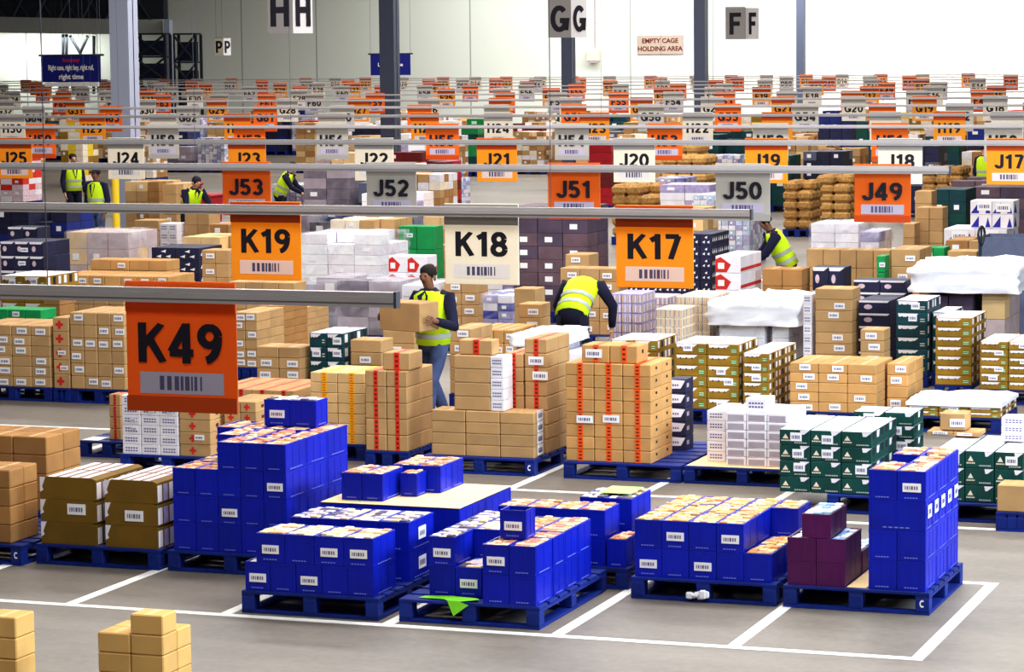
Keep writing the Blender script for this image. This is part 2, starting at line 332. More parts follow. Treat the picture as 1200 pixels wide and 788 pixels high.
struct(tr.build('roof_truss_beam_lattice'))
yb = MB()
for (a, b, c, d) in [(82, 42, 94, 62), (103, 42, 94, 62), (94, 60, 94, 110), (110, 42, 110, 110), (78, 40, 78, 75), (74, 40, 74, 75)]:
    xa, za = XZ(a, b, 109.4); xb, zb_ = XZ(c, d, 109.4); yb.cyl((xa, 109.4, za), (xb, 109.4, zb_), .07, M_TRUSS, 6)
struct(yb.build('brace_column'))
# stack of dark steel stillages in the dock
def cage(pl, pr, pt, Y, n, label):
    xa, zt_ = P(pl, pt, Y); xb, _ = P(pr, pt, Y); t = empty('steel_cage', (xa, Y, 0)); w = xb - xa
    m = MB()
    for (cx, cy) in ((0, 0), (w, 0), (0, .5), (w, .5)): m.box(cx - .05, cx + .05, cy - .05, cy + .05, 0, zt_, M_TRUSS)
    m.build('upright', t)
    h = zt_ / n; mm = MB()
    for k in range(n + 1): mm.box(0, w, -.05, .55, k * h, k * h + .07, M_TRUSS)
    mm.build('shelf_deck', t)
    d = MB()
    for k in range(n):
        d.cyl((0, -.02, k * h), (w, -.02, (k + 1) * h), .05, M_TRUSS, 6); d.cyl((0, -.02, (k + 1) * h), (w, -.02, k * h), .05, M_TRUSS, 6)
        d.box(w * .1, w * .9, .2, .45, k * h + .08, k * h + h * .75, M_NAVY)
    d.build('cross_brace', t)
    tag(t, label, 'cage')
cage(158, 193, 41, 106.4, 5, 'tall dark braced steel rack filling the dock opening behind pale column')
cage(203, 229, 41, 107.8, 4, 'tall dark steel rack against grey wall right of canopy post')

# signs on the far wall
def banner(pl, pr, pt, pb, Y, lines, label, hem=True):
    xa, za = P(pl, pt, Y); xb, zb_ = P(pr, pb, Y); w = xb - xa; h = za - zb_
    t = empty('banner', ((xa + xb) / 2, Y, zb_))
    MB().box(-w / 2, w / 2, 0, .03, 0, h, M_BANNER).build('cloth', t)
    if hem: MB().box(-w * .46, w * .46, -.01, .04, -h * .17, -.005, M_WHITE).build('white_hem', t)
    MB().cyl((-w / 2 - .1, .02, h + .02), (w / 2 + .1, .02, h + .02), .03, M_TRUSS).build('hanging_pole', t)
    for sx in (-1, 1): MB().cyl((sx * w / 2, .02, h), (sx * w / 2, .02, 11 - zb_), .006, M_WIRE, 5).build('hanger_wire', t)
    for (s, px, sz, mt) in lines: text('lettering', s, sz, mt, t, (px * w, -.012, 0), bold=.006).location.z = None if False else h * 0.5
    return tag(t, label, 'banner'), t, w, h
_, t, w, h = banner(49, 118, 66, 96, 69, [], 'wide blue banner with red heading and white slogan near pale column')
text('lettering', 'Accuracy', h * .2, M_RED, t, (0, -.012, h * .84), bold=.004)
text('lettering', 'Right case, right bay, right rail,', h * .27, M_WHITE, t, (0, -.012, h * .55), bold=.006, sx=.84 * w / (h * 4.6) * 1.3)
text('lettering', 'right time', h * .27, M_WHITE, t, (0, -.012, h * .2), bold=.006)
_, t, w, h = banner(434, 481, 64, 88, 104.5, [], 'small blue banner half hidden behind dark steel column', False)
text('lettering', 'Loading zone', .2, M_WHITE, t, (0, -.012, h * .5), bold=.006)
xa, za = P(744.5, 42.5, 110.6); xb, zb_ = P(797, 63, 110.6)
t = empty('wall_sign', ((xa + xb) / 2, 110.93, zb_)); w = xb - xa; h = za - zb_
MB().box(-w / 2, w / 2, 0, .06, 0, h, M_TAN).build('board', t); MB().box(-w / 2 - .03, w / 2 + .03, .02, .065, -.03, h + .03, M_GREYB).build('board_rim', t)
text('lettering', 'EMPTY CAGE', h * .36, M_MAROON, t, (0, -.008, h * .72), bold=.008); text('lettering', 'HOLDING AREA', h * .36, M_MAROON, t, (0, -.008, h * .28), bold=.008)
tag(t, 'tan sign reading EMPTY CAGE HOLDING AREA on the far white wall', 'sign')
xa, za = P(688, 72, 110.6); t = empty('wall_lamp', (xa + .2, 110.9, za))
MB().rbox(-.25, .25, -.35, .08, 0, .5, M_CREAM, .04).build('housing', t); MB().box(-.2, .2, -.34, -.1, -.06, 0, M_GREYB).build('diffuser', t); MB().cyl((.05, 0, .5), (.05, 0, 4), .03, M_GREYB).build('conduit', t)
tag(t, 'small beige floodlight fixed to far wall beside the G sign', 'lamp')
# aisle letter signs: two boards set at an angle
def letter_sign(ch, pl, pm, pt, pb, Y, label, gm=mat('shaded_board_sign', (142, 138, 136), .5)):  # default front tone is the white board with shade put into its colour
    xa, za = P(pl, pt, Y); xb, zb_ = P(pm, pb, Y); w = xb - xa; h = za - zb_; t = empty('aisle_sign', (xa, Y, zb_))
    a = math.radians(22); c, s = math.cos(a), math.sin(a)
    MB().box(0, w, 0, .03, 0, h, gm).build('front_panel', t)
    sp = MB().box(0, w, 0, .03, 0, h, M_WHITE).build('side_panel', t, (w + .005, .02, 0), math.pi / 2 - a)
    bold_text(ch, h * .7, M_INK, t, (w / 2, -.006, h * .5))
    bold_text(ch, h * .7, M_INK, t, (w + .005 + .5 * w * s + .01 * c, .02 + .5 * w * c - .01 * s, h * .5), math.pi / 2 - a)
    for q in (.15, .85): MB().cyl((w * q, .02, h), (w * q, .02, 11 - zb_), .006, M_WIRE, 5).build('hanger_wire', t)
    MB().box(0, w * .98, .0, .03, h, h + .04, M_RAIL).build('top_channel', t)
    tag(t, label, 'sign')
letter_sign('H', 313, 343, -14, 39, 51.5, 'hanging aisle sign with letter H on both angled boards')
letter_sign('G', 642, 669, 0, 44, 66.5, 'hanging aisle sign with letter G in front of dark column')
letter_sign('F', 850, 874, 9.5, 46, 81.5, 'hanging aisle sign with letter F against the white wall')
letter_sign('P', 251.5, 262, 45, 65, 100, 'small hanging aisle sign with letter P against grey wall', M_SIGNW)

# ------------------------------------------------------------------ sign rails and bay signs
RZ = 2.92
def rail(Y, xl, xr, label, wires=(), th=1.0):
    t = empty('sign_rail', (xl, Y, RZ)); L = xr - xl
    MB().box(0, L, -.02, .02, -.033 * th, .033 * th, M_RAIL).build('channel', t)
    MB().box(0, L, -.028, -.02, -.012, .012, M_RAIL).build('slot_lip', t)
    for wx in wires: MB().cyl((wx - xl, 0, .033), (wx - xl, 0, 11 - RZ), .0025, M_WIRE, 5).build('hanger_wire', t)
    MB().box(L, L + .012, -.024, .024, -.036, .036, M_WIRE).build('end_cap', t)
    tag(t, label, 'rail', 'overhead sign rails')
M_INKL0 = mat('grey_violet_ink', (84, 78, 112), .7)
_signme = {}
def bars(w, h, n=9, mt=M_INK, y=-.0062):
    m = MB(); rr = random.Random(5); x = -w / 2
    while x < w / 2:
        bw = rr.choice((.006, .010, .016)) * w / .16; m.box(x, x + bw, y - .001, y, -h / 2, h / 2, mt); x += bw + rr.choice((.006, .011)) * w / .16
    return m
def sign_meshes(style):
    if style in _signme: return _signme[style]
    base, hem, lab = {'o': (M_ORANGE, M_ORH, M_FILM), 'd': (M_ORANGE_SH, M_ORH, M_LABEL_SH), 'w': (M_SIGNW, M_SIGNH, M_FILM), 'g': (M_SIGNW_SH, M_SIGNH, M_LABEL_SH)}[style]
    W, T, Bt = .5, .05, -.46
    d = {'panel': MB().rbox(-W / 2, W / 2, -.004, .004, Bt, T, base, .002).mesh('panel'),
         'header_strip': MB().box(-W / 2, W / 2, -.012, -.004, -.085, .045, hem).mesh('header_strip') if style in 'ow' else MB().box(-W / 2, W / 2, -.010, -.004, -.07, .045, base).mesh('header_strip'),
         'barcode_label': MB().box(-.19, .19, -.006, -.004, -.42 if style in 'ow' else -.39, -.33 if style in 'ow' else -.305, lab).mesh('barcode_label'),
         'barcode': bars(.2, .055, mt=M_INKL0).mesh('barcode')}
    d['bz'] = -.375 if style in 'ow' else -.347
    if style in 'dg': d['bottom_hem'] = MB().box(-W / 2, W / 2, -.012, -.004, Bt, Bt + .06, hem).mesh('bottom_hem')
    _signme[style] = d
    return d
STYLE = {'o': 'bright orange', 'd': 'shaded orange', 'w': 'cream white', 'g': 'shaded white'}
def bay_sign(code, style, px, py, Y, where, sc=(1, 1, 1)):
    x = P(px, py, Y)[0] if px is not None else py
    t = empty('bay_sign', (x, Y + .042, RZ)); t.scale = sc; d = sign_meshes(style)
    for k in ('panel', 'header_strip', 'barcode_label', 'bottom_hem'):
        if k in d:
            q = place(k, d[k], t)
            if k == 'barcode_label': bl = q
    place('barcode', d['barcode'], bl, (0, 0, d['bz']))
    bold_text(code, .156, M_INK, t, (0, -.0128 if style in 'dg' else -.0055, -.205 if style in 'ow' else -.19), 0, 1.22)
    tag(t, f'{STYLE[style]} bay sign reading {code} hanging from the {where}', 'sign', 'hanging bay signs')
XE = -4.78
R_K5, R_K1, R_J5, R_J2, R_H5, R_H2, R_G5, R_G2 = 11.36, 17.72, 24.3, 31.1, 37.3, 43.6, 50.2, 57.2
rail(R_K5, -8.2, XE + .12, 'nearest grey sign rail, carrying the K49 sign', (P(52, 200, R_K5)[0],))
rail(R_K1, -11.2, XE, 'grey sign rail carrying K17, K18 and K19 signs', (P(645, 200, R_K1)[0],))
rail(R_J5, -16.5, XE, 'grey sign rail carrying J49 to J53 signs', (P(228, 150, R_J5)[0],))
rail(R_J2, -21, -4.5, 'grey sign rail carrying J17 to J25 signs', (P(340, 100, R_J2)[0],), .9)
bay_sign('K49', 'd', 208, 410, R_K5, 'nearest rail', (1.1, 1, 1.16))
for c, s, px in (('K19', 'o', 309), ('K18', 'w', 562), ('K17', 'o', 765)): bay_sign(c, s, px, 290, R_K1, 'second rail', (1.06, 1, 1.07))
for c, s, px in (('J53', 'd', 287), ('J52', 'g', 457), ('J51', 'd', 671), ('J50', 'g', 869), ('J49', 'd', 1033)): bay_sign(c, s, px, 230, R_J5, 'third rail')
for c, s, px in (('J25', 'o', 15), ('J24', 'w', 146), ('J23', 'o', 288), ('J22', 'w', 437), ('J21', 'o', 581), ('J20', 'w', 742), ('J19', 'o', 897), ('J18', 'w', 1054), ('J17', 'o', 1182)): bay_sign(c, s, px, 190, R_J2, 'fourth rail')
def span_at(Y, py=120): return P(-15, py, Y)[0], P(1215, py, Y)[0]
for Y, nm in ((R_H5, 'H50 to H59'), (R_H2, 'H19 to H30'), (R_G5, 'G51 to G64'), (R_G2, 'G19 to G30')):
    a, b = span_at(Y); rail(Y, a, b, f'thin grey sign rail far back carrying {nm} signs', (a + 2.2, b - 6), .7)
for c, s, px in (('H59', 'd', 46), ('H58', 'g', 190), ('H57', 'd', 291), ('H56', 'g', 388), ('H55', 'd', 517), ('H54', 'g', 669), ('H53', 'd', 778), ('H52', 'g', 902), ('H51', 'd', 1042), ('H50', 'g', 1175)): bay_sign(c, s, px, 160, R_H5, 'fifth rail')
for c, s, px in (('H30', 'w', 13), ('H29', 'o', 107), ('H28', 'w', 190), ('H27', 'o', 277), ('H26', 'w', 388), ('H25', 'o', 497), ('H24', 'w', 583), ('H23', 'o', 696), ('H22', 'w', 817), ('H21', 'o', 910), ('H20', 'w', 1037), ('H19', 'o', 1112), ('H18', 'w', 1180)): bay_sign(c, s, px, 145, R_H2, 'sixth rail')
for k in range(14):
    n = 64 - k; bay_sign(f'G{n}', 'g' if n % 2 == 0 else 'd', 38 + k * 90.5, 125, R_G5, 'seventh rail')
for k in range(15):
    n = 32 - k; bay_sign(f'G{n}', 'w' if n % 2 == 0 else 'o', 4 + k * 83, 118, R_G2, 'eighth rail')
rr = random.Random(11)
for (Y, L, hi, st, nm) in ((64.4, 'F', 66, 'gd', 'ninth rail'), (71.4, 'F', 34, 'wo', 'tenth rail'), (79, 'E', 68, 'gd', 'eleventh rail'), (87, 'E', 36, 'wo', 'twelfth rail'), (95, 'D', 70, 'gd', 'thirteenth rail'), (102, 'D', 38, 'wo', 'last rail before the wall')):
    a, b = span_at(Y, 100); rail(Y, a, b, f'thin grey sign rail far back, the {nm}', (a + 3,), .5)
    x = a + rr.random() * .8; n = hi
    while x < b - .4 and n > 10:
        if rr.random() < .9: bay_sign(f'{L}{n}', st[n % 2], None, x, Y, nm)
        n -= 1; x += 1.25 + rr.random() * .55

# ------------------------------------------------------------------ pallets
_pal = {}
def pallet_meshes(w, d):
    k = (round(w, 2), round(d, 2))
    if k in _pal: return _pal[k]
    h = .16; dk = MB(); n = 7; bw = d / n * .78
    for i in range(n):
        y = i * (d - bw) / (n - 1); dk.rbox(0, w, y, y + bw, h - .022, h, M_PALLET, .003)
    for x in (0, w / 2 - .05, w - .1): dk.box(x, x + .1, .003, d - .003, h - .044, h - .0225, M_PALLET)
    bs = MB()
    for y in (0, d / 2 - .05, d - .1): bs.box(.001, w - .001, y, y + .1, 0, .02, M_PALLET)
    for x in (0, w - .1): bs.box(x, x + .1, .1, d - .1, 0.0005, .0195, M_PALLET)
    bk = MB().rbox(-.05, .05, 0, .1, .0205, h - .0445, M_PALLET, .004)
    st = MB(); m = M_WHITE
    for a in range(6):
        t0, t1 = math.radians(50 + a * 43), math.radians(50 + (a + 1) * 43)
        st.quad([(.02 * math.cos(t0), -.002, .028 * math.sin(t0)), (.02 * math.cos(t1), -.002, .028 * math.sin(t1)), (.011 * math.cos(t1), -.002, .016 * math.sin(t1)), (.011 * math.cos(t0), -.002, .016 * math.sin(t0))], m)
    _pal[k] = (dk.mesh('deck'), bs.mesh('base_boards'), bk.mesh('block'), st.mesh('stencil_mark'))
    return _pal[k]
def pallet(x, y, w, d, label, rz=0.0, full=True, mark=True):
    dk, bs, bk, st = pallet_meshes(w, d)
    o = place('pallet', dk, None, (x, y, 0.002), rz); tag(o, label, 'pallet', 'blue pallets')
    place('base_boards', bs, o)
    for by in (0, d / 2 - .05, d - .1) if full else (0,):
        for bx in (.05, w / 2, w - .05): place('block', bk, o, (bx, by, 0))
    if mark and hash_s(label) % 3 == 0: place('stencil_mark', st, o, (w - .05, 0, .08))
    return o
PZ = .163

# ------------------------------------------------------------------ goods of every kind
M_INKL = mat('soft_violet_ink', (104, 98, 132), .7)
def lbl(w, h, mt=M_WHITE, ink=M_INKL, n=4):
    m = MB().box(-w / 2, w / 2, -.003, 0, -h / 2, h / 2, mt); rr = random.Random(n); x = -w * .38
    while x < w * .36:
        b = w * rr.choice((.05, .08, .12)); m.box(x, min(x + b, w * .4), -.0042, -.003, -h * .22, h * .18, ink); x += b + w * .05
    return m.mesh('paper_label')
def zig(m, x0, x1, z0, z1, mt, y, teeth=3, dark=True):
    """a white cut-out band with a sloping end, and dark hand holes in it"""
    s = (z1 - z0)
    m.quad([(x0 + s * .2, y, z0), (x1 - s * 1.3, y, z0), (x1, y, z1), (x0, y, z1)], mt)
    if dark:
        for k in range(teeth):
            c = x0 + (x1 - x0) * (k + .7) / (teeth + .6); m.quad([(c - s * .22, y - .001, z0 - s * .3), (c + s * .22, y - .001, z0 - s * .3), (c + s * .22, y - .001, z0 + s * .2), (c - s * .22, y - .001, z0 + s * .2)], M_INK)
def crate_like(w, d, h, mt, inn, marks):
    m = MB(); t = .012
    for (a, b, c, e) in ((0, w, 0, t), (0, w, d - t, d), (0, t, t, d - t), (w - t, w, t, d - t)): m.box(a, b, c, e, .0, h, mt)
    m.box(t, w - t, t, d - t, .004, .012, inn)
    e = .0018
    m.box(-e + .0005, w + e - .0005, -e, t * .6, h - .018, h, mt); m.box(w - t * .6, w + e, 0, d, h - .018, h, mt)
    for x in (.02, w * .5 - .005, w - .03): m.box(x, x + .01, -.002, 0, .02, h - .018, mt)
    n = max(2, int(d / .13))
    for k in range(n + 1): y = .012 + (d - .034) * k / n; m.box(w, w + .002, y, y + .01, .02, h - .018, mt)
    if marks:
        for k in range(5): x = w * (.25 + .1 * k); m.quad([(x, -.0035, .018), (x + w * .07, -.0035, .018), (x + w * .07, -.0035, .026), (x, -.0035, .026)], M_MARK)
        for k in range(6): y = d * (.2 + .1 * k); m.quad([(w + .004, y, .012), (w + .004, y + d * .07, .012), (w + .004, y + d * .07, .02), (w + .004, y, .02)], M_MARK)
    return m
def carton_mb(w, d, h, mt, top=None, seam=True, holes=False, tape=M_TAPE_C):
    m = MB(); e = min(.008, h * .06); m.rbox(0, w, 0, d, 0, h, mt, e, top)
    if seam:
        m.box(w * .5 - .022, w * .5 + .022, .008, d - .008, h, h + .0008, tape)
    if holes:
        for y in (d * .5,): m.quad([(w + .001, y - .025, h * .5), (w + .001, y + .025, h * .5), (w + .001, y + .025, h * .72), (w + .001, y - .025, h * .72)], M_INK)
    return m
def produce_mb(w, d, h, mt, rr, logo=M_BGREEN, dark=M_INK):
    m = MB(); m.rbox(0, w, 0, d, 0, h, mt, .006, M_WHITEB)
    zig(m, w * .06, w * .72, h * .66, h * .94, M_WHITEB, -.002, 3)
    m.quad([(w * .76, -.002, h * .2), (w * .93, -.002, h * .2), (w * .93, -.002, h * .62), (w * .76, -.002, h * .62)], logo)
    for k in range(2): z = h * (.28 + .18 * k); m.quad([(w * .77, -.003, z), (w * .92, -.003, z), (w * .92, -.003, z + h * .06), (w * .77, -.003, z + h * .06)], M_CREAM)
    n = max(2, int(d / .13))
    for k in range(n):
        y = d * (k + .25) / n; m.quad([(w + .001, y, h * .3), (w + .001, y + d / n * .5, h * .3), (w + .001, y + d / n * .5, h * .9), (w + .001, y, h * .9)], dark if k % 2 else M_WHITEB)  # dark patches stand in for shadowed gaps along the right side
    return m
def green_mb(w, d, h, mt):
    m = MB(); m.rbox(0, w, 0, d, 0, h, mt, .006, M_WHITEB)
    m.quad([(w * .1, -.002, h * .42), (w * .3, -.002, h * .42), (w * .2, -.002, h * .72)], M_CREAM)
    for k in range(5): x = w * (.06 + .06 * k); m.quad([(x, -.002, h * .26), (x + w * .045, -.002, h * .26), (x + w * .045, -.002, h * .34), (x, -.002, h * .34)], M_CREAM)
    for k in range(6): x = w * (.5 + .07 * k); m.quad([(x, -.002, h * .12), (x + w * .05, -.002, h * .12), (x + w * .05, -.002, h * .2), (x, -.002, h * .2)], M_BEAM)
    zig(m, w * .68, w * 1.0, h * .7, h * .98, M_WHITEB, -.002, 1, False)
    for k in range(3): y = d * (k + .2) / 3; m.quad([(w + .001, y, h * .5), (w + .001, y + d * .15, h * .5), (w + .001, y + d * .2, h * .95), (w + .001, y, h * .95)], M_WHITEB if k % 2 else M_INK)
    return m
def white_tray_mb(w, d, h):
    m = MB(); m.rbox(0, w, 0, d, 0, h, M_WHITEB, .005)
    m.quad([(w * .1, -.001, h * .1), (w * .9, -.001, h * .1), (w * .9, -.001, h * .74), (w * .1, -.001, h * .74)], M_GREYB); return m
def white_text_mb(w, d, h, ink=M_INKV):
    m = MB(); m.rbox(0, w, 0, d, 0, h, M_WHITEB, .004)
    for r_ in range(2):
        for k in range(5): x = w * (.16 + .14 * k); z = h * (.3 + .28 * r_); m.quad([(x, -.001, z), (x + w * .1, -.001, z), (x + w * .1, -.001, z + h * .14), (x, -.001, z + h * .14)], ink)
    return m
def printed_mb(w, d, h, base, a, b, style):
    m = MB(); m.rbox(0, w, 0, d, 0, h, base, min(.006, h * .05))
    y = -.0012
    if style == 'cross':
        c = w * .42; s = h * .3; z = h * .5
        for (dx, dz) in ((s, s * .36), (s * .36, s)): m.quad([(c - dx, y, z - dz), (c + dx, y, z - dz), (c + dx, y, z + dz), (c - dx, y, z + dz)], a); y -= .0006
        m.quad([(w + .001, d * .4, h * .35), (w + .001, d * .6, h * .35), (w + .001, d * .6, h * .65), (w + .001, d * .4, h * .65)], M_MAROON)
    elif style == 'swoosh':
        m.quad([(0, y, h * .05), (w * .45, y, h * .05), (w * .62, y, h * .5), (w * .2, y, h * .95), (0, y, h * .8)], a)
        m.quad([(w * .1, y - .001, h * .25), (w * .35, y - .001, h * .25), (w * .35, y - .001, h * .6), (w * .1, y - .001, h * .6)], M_WHITE)
        m.quad([(w + .001, 0, h * .1), (w + .001, d, h * .1), (w + .001, d, h * .3), (w + .001, 0, h * .3)], a)
    elif style == 'tri':
        m.quad([(w * .02, y, h * .08), (w * .4, y, h * .08), (w * .4, y, h * .9)], a); m.quad([(w * .95, y, h * .08), (w * .7, y, h * .08), (w * .82, y, h * .8)], a)
        m.quad([(w + .001, d * .1, h * .1), (w + .001, d * .6, h * .1), (w + .001, d * .3, h * .9)], a)
    elif style == 'bands':
        for k in range(4): x = w * (.06 + .24 * k); m.quad([(x, y, h * .1), (x + w * .13, y, h * .1), (x + w * .13, y, h * .86), (x, y, h * .86)], a if k % 2 else b)
        for k in range(4): x = d * (.06 + .24 * k); m.quad([(w + .001, x, h * .1), (w + .001, x + d * .13, h * .1), (w + .001, x + d * .13, h * .86), (w + .001, x, h * .86)], a if k % 2 else b)
    elif style == 'oval':
        pts = [(w * .3 + w * .14 * math.cos(t * math.pi / 4), y, h * .5 + h * .2 * math.sin(t * math.pi / 4)) for t in range(8)]; m.quad(pts, a)
        zig(m, 0, w, h * .84, h, M_WHITEB, y, 1, False)
    elif style == 'tray':
        m.quad([(w * .04, y, h * .3), (w * .7, y, h * .34), (w * .95, y, h * .9), (w * .04, y, h * .95)], M_WHITEB)
        for k in range(4): x = w * (.1 + .13 * k); m.quad([(x, y - .001, h * .5), (x + w * .08, y - .001, h * .5), (x + w * .08, y - .001, h * .64), (x, y - .001, h * .64)], M_INKV)
        m.quad([(w + .001, d * .1, h * .4), (w + .001, d * .4, h * .4), (w + .001, d * .4, h * .7), (w + .001, d * .1, h * .7)], M_GREYB)
    elif style == 'dots':
        for (fx, fz) in ((.3, .3), (.7, .3), (.5, .7)): m.quad([(w * fx - w * .1, y, h * fz), (w * fx + w * .1, y, h * fz - h * .1), (w * fx + w * .12, y, h * fz + h * .14)], a)
        for k in range(3): q = d * (.15 + .3 * k); m.quad([(w + .001, q, h * .4), (w + .001, q + d * .16, h * .3), (w + .001, q + d * .14, h * .75)], a)
    return m
# kind: (object name, short description, category, mesh(w,d,h), label chance, label size, tape material)
KINDS = {
    'crate': ('blue_crate', 'blue crate', 'crate', lambda w, d, h: crate_like(w, d, h, M_CRATE, M_CRATE_IN, True), .38, (.13, .062), None),
    'purple': ('purple_crate', 'purple crate', 'crate', lambda w, d, h: crate_like(w, d, h, M_PURPLE, M_PURPLE, False), 0, None, None),
    'olive': ('olive_carton', 'olive brown carton', 'carton', lambda w, d, h: olive_mb(w, d, h), .5, (.16, .085), None),
    'carton': ('brown_carton', 'plain brown carton', 'carton', lambda w, d, h: carton_mb(w, d, h, M_CARD), .0, (.1, .06), None),
    'flatbrown': ('flat_carton', 'flat brown carton', 'carton', lambda w, d, h: carton_mb(w, d, h, M_CARD_D), 0, None, None),
    'lcarton': ('labelled_carton', 'labelled brown carton', 'carton', lambda w, d, h: carton_mb(w, d, h, M_CARD), .75, (.13, .07), None),
    'pcarton': ('small_carton', 'small pale carton', 'carton', lambda w, d, h: carton_mb(w, d, h, mat('cardboard_honey', (216, 170, 100), .85, .08, 4), tape=M_CARD_L), 0, None, None),
    'red': ('red_taped_carton', 'red taped carton', 'carton', lambda w, d, h: carton_mb(w, d, h, M_CARD, seam=False), .0, (.16, .08), M_TAPE_R),
    'orange': ('orange_taped_carton', 'orange taped carton', 'carton', lambda w, d, h: carton_mb(w, d, h, M_CARD_O, seam=False, holes=True), .08, (.16, .08), M_TAPE_O),
    'yellow': ('yellow_taped_carton', 'yellow taped carton', 'carton', lambda w, d, h: carton_mb(w, d, h, M_CARD_L, seam=False), .0, None, M_TAPE_Y),
    'ocarton': ('orange_brown_carton', 'orange brown carton', 'carton', lambda w, d, h: carton_mb(w, d, h, M_CARD_O, seam=True), .7, (.12, .065), None),
    'must': ('mustard_produce_carton', 'mustard produce carton', 'carton', lambda w, d, h: produce_mb(w, d, h, M_MUST, random), .4, (.1, .1), None),
    'green': ('green_produce_carton', 'green produce carton', 'carton', lambda w, d, h: green_mb(w, d, h, M_GREEN), .45, (.1, .075), None),
    'teal': ('teal_carton', 'dark teal carton', 'carton', lambda w, d, h: produce_mb(w, d, h, M_TEAL, random, M_TEAL), .4, (.1, .08), None),
    'wtray': ('white_tray', 'white grey fronted tray', 'tray', lambda w, d, h: white_tray_mb(w, d, h), 0, None, None),
    'wtext': ('white_carton', 'white printed carton', 'carton', lambda w, d, h: white_text_mb(w, d, h), 0, None, None),
    'rtext': ('printed_carton', 'white violet printed carton', 'carton', lambda w, d, h: white_text_mb(w, d, h, M_INKV), .3, (.06, .03), None),
    'cross': ('cross_marked_carton', 'red cross marked carton', 'carton', lambda w, d, h: printed_mb(w, d, h, M_CARD, M_RED, M_RED, 'cross'), .3, (.1, .05), None),
    'swoosh': ('red_white_carton', 'red white carton', 'carton', lambda w, d, h: printed_mb(w, d, h, M_WHITEB, M_RED, M_RED, 'swoosh'), 0, None, None),
    'milk': ('blue_white_carton', 'blue white carton', 'carton', lambda w, d, h: printed_mb(w, d, h, M_WHITEB, M_BLUEP, M_BLUEP, 'tri'), .5, (.24, .16), None),
    'cream': ('cream_packet_box', 'cream striped box', 'box', lambda w, d, h: printed_mb(w, d, h, M_CREAM, M_CARD_L, M_GREYB, 'bands'), 0, None, None),
    'lilac': ('lilac_box', 'lilac striped box', 'box', lambda w, d, h: printed_mb(w, d, h, M_LILAC, M_WHITEB, M_CARD_L, 'bands'), 0, None, None),
    'pink': ('pink_box', 'pale pink box', 'box', lambda w, d, h: printed_mb(w, d, h, M_PINK, M_WHITEB, M_GREYB, 'bands'), 0, None, None),
    'navy': ('navy_carton', 'navy carton', 'carton', lambda w, d, h: printed_mb(w, d, h, M_NAVY, M_PINK, M_RED, 'oval'), .2, (.12, .06), None),
    'tray': ('navy_tray', 'navy tray', 'tray', lambda w, d, h: printed_mb(w, d, h, M_NAVY, M_WHITE, M_WHITE, 'tray'), 0, None, None),
    'dots': ('speckled_navy_carton', 'white speckled navy carton', 'carton', lambda w, d, h: printed_mb(w, d, h, M_NAVY, M_WHITE, M_WHITE, 'dots'), 0, None, None),
    'bgreen': ('bright_green_carton', 'bright green carton', 'carton', lambda w, d, h: carton_mb(w, d, h, M_BGREEN, seam=False), .5, (.1, .06), None),
    'greybin': ('grey_bin', 'blue grey bin', 'bin', lambda w, d, h: crate_like(w, d, h, M_GREYP, M_GREYP, False), 1, (.2, .12), None),
}
def olive_mb(w, d, h):
    m = MB(); c = h * .22
    rr = random.Random(int(w * 100))
    m.loft([[(0, y, 0), (w, y, 0), (w, y, h - c * .4), (w - c, y, h), (c * 1.5, y, h), (0, y, h - c)] for y in (0, d)], M_OLIVE)
    m.quad([(0, -.002, h * .3), (0, -.002, h * .98), (c * 1.3, -.002, h * .98), (c * .5, -.002, h * .55), (c * .8, -.002, h * .4)], M_WHITEB)
    n = 4
    for k in range(n):
        y = d * (k + .1) / n; m.quad([(w + .002, y, h * .06), (w + .002, y + d / n * .75, h * .06), (w + .002, y + d / n * .75, h * .8), (w + .002, y, h * .8)], (M_WHITEB, M_LILAC, M_WHITEB, M_MAROON)[k])
        x = c * 1.6 + (w - c * 2.6) * k / n; m.quad([(x, .01, h + .001), (x + (w - c * 2.6) / n * .7, .01, h + .001), (x + (w - c * 2.6) / n * .7, d - .01, h + .001), (x, d - .01, h + .001)], M_WHITEB if k % 2 == 0 else M_PINK)
    return m
TIER = ['bottom', 'second', 'third', 'fourth', 'fifth', 'sixth', 'seventh', 'eighth', 'ninth', 'tenth', 'eleventh']
COLN = ['first', 'second', 'third', 'fourth', 'fifth', 'sixth', 'seventh', 'eighth', 'ninth']
ROWN = ['front', 'second', 'third', 'fourth', 'fifth']
_cache = {}
def kind_mesh(kind, w, d, h):
    k = (kind, round(w, 3), round(d, 3), round(h, 3))
    if k not in _cache: _cache[k] = KINDS[kind][3](*k[1:]).mesh(KINDS[kind][0])
    return _cache[k]
def label_mesh(lw, lh):
    k = ('label', round(lw, 2), round(lh, 2))
    if k not in _cache: _cache[k] = lbl(lw, lh)
    return _cache[k]
def tape_mesh(mt, w, d, h, top):
    k = ('tape', mt.name, round(w, 3), round(d, 3), round(h, 3), top)
    if k not in _cache:
        m = MB(); c = w * .52; t = min(.03, w * .1); m.box(c - t, c + t, -.003, 0, .003, h - .003, mt)
        for q in range(3): z = h * (.18 + .28 * q); m.box(c - t * .55, c + t * .5, -.004, -.003, z, z + h * .12, M_MAROON if mt is not M_TAPE_Y else M_TAPE_O)
        if top: m.box(c - t, c + t, -.003, d * .98, h, h + .002, mt)
        _cache[k] = m.mesh('tape')
    return _cache[k]
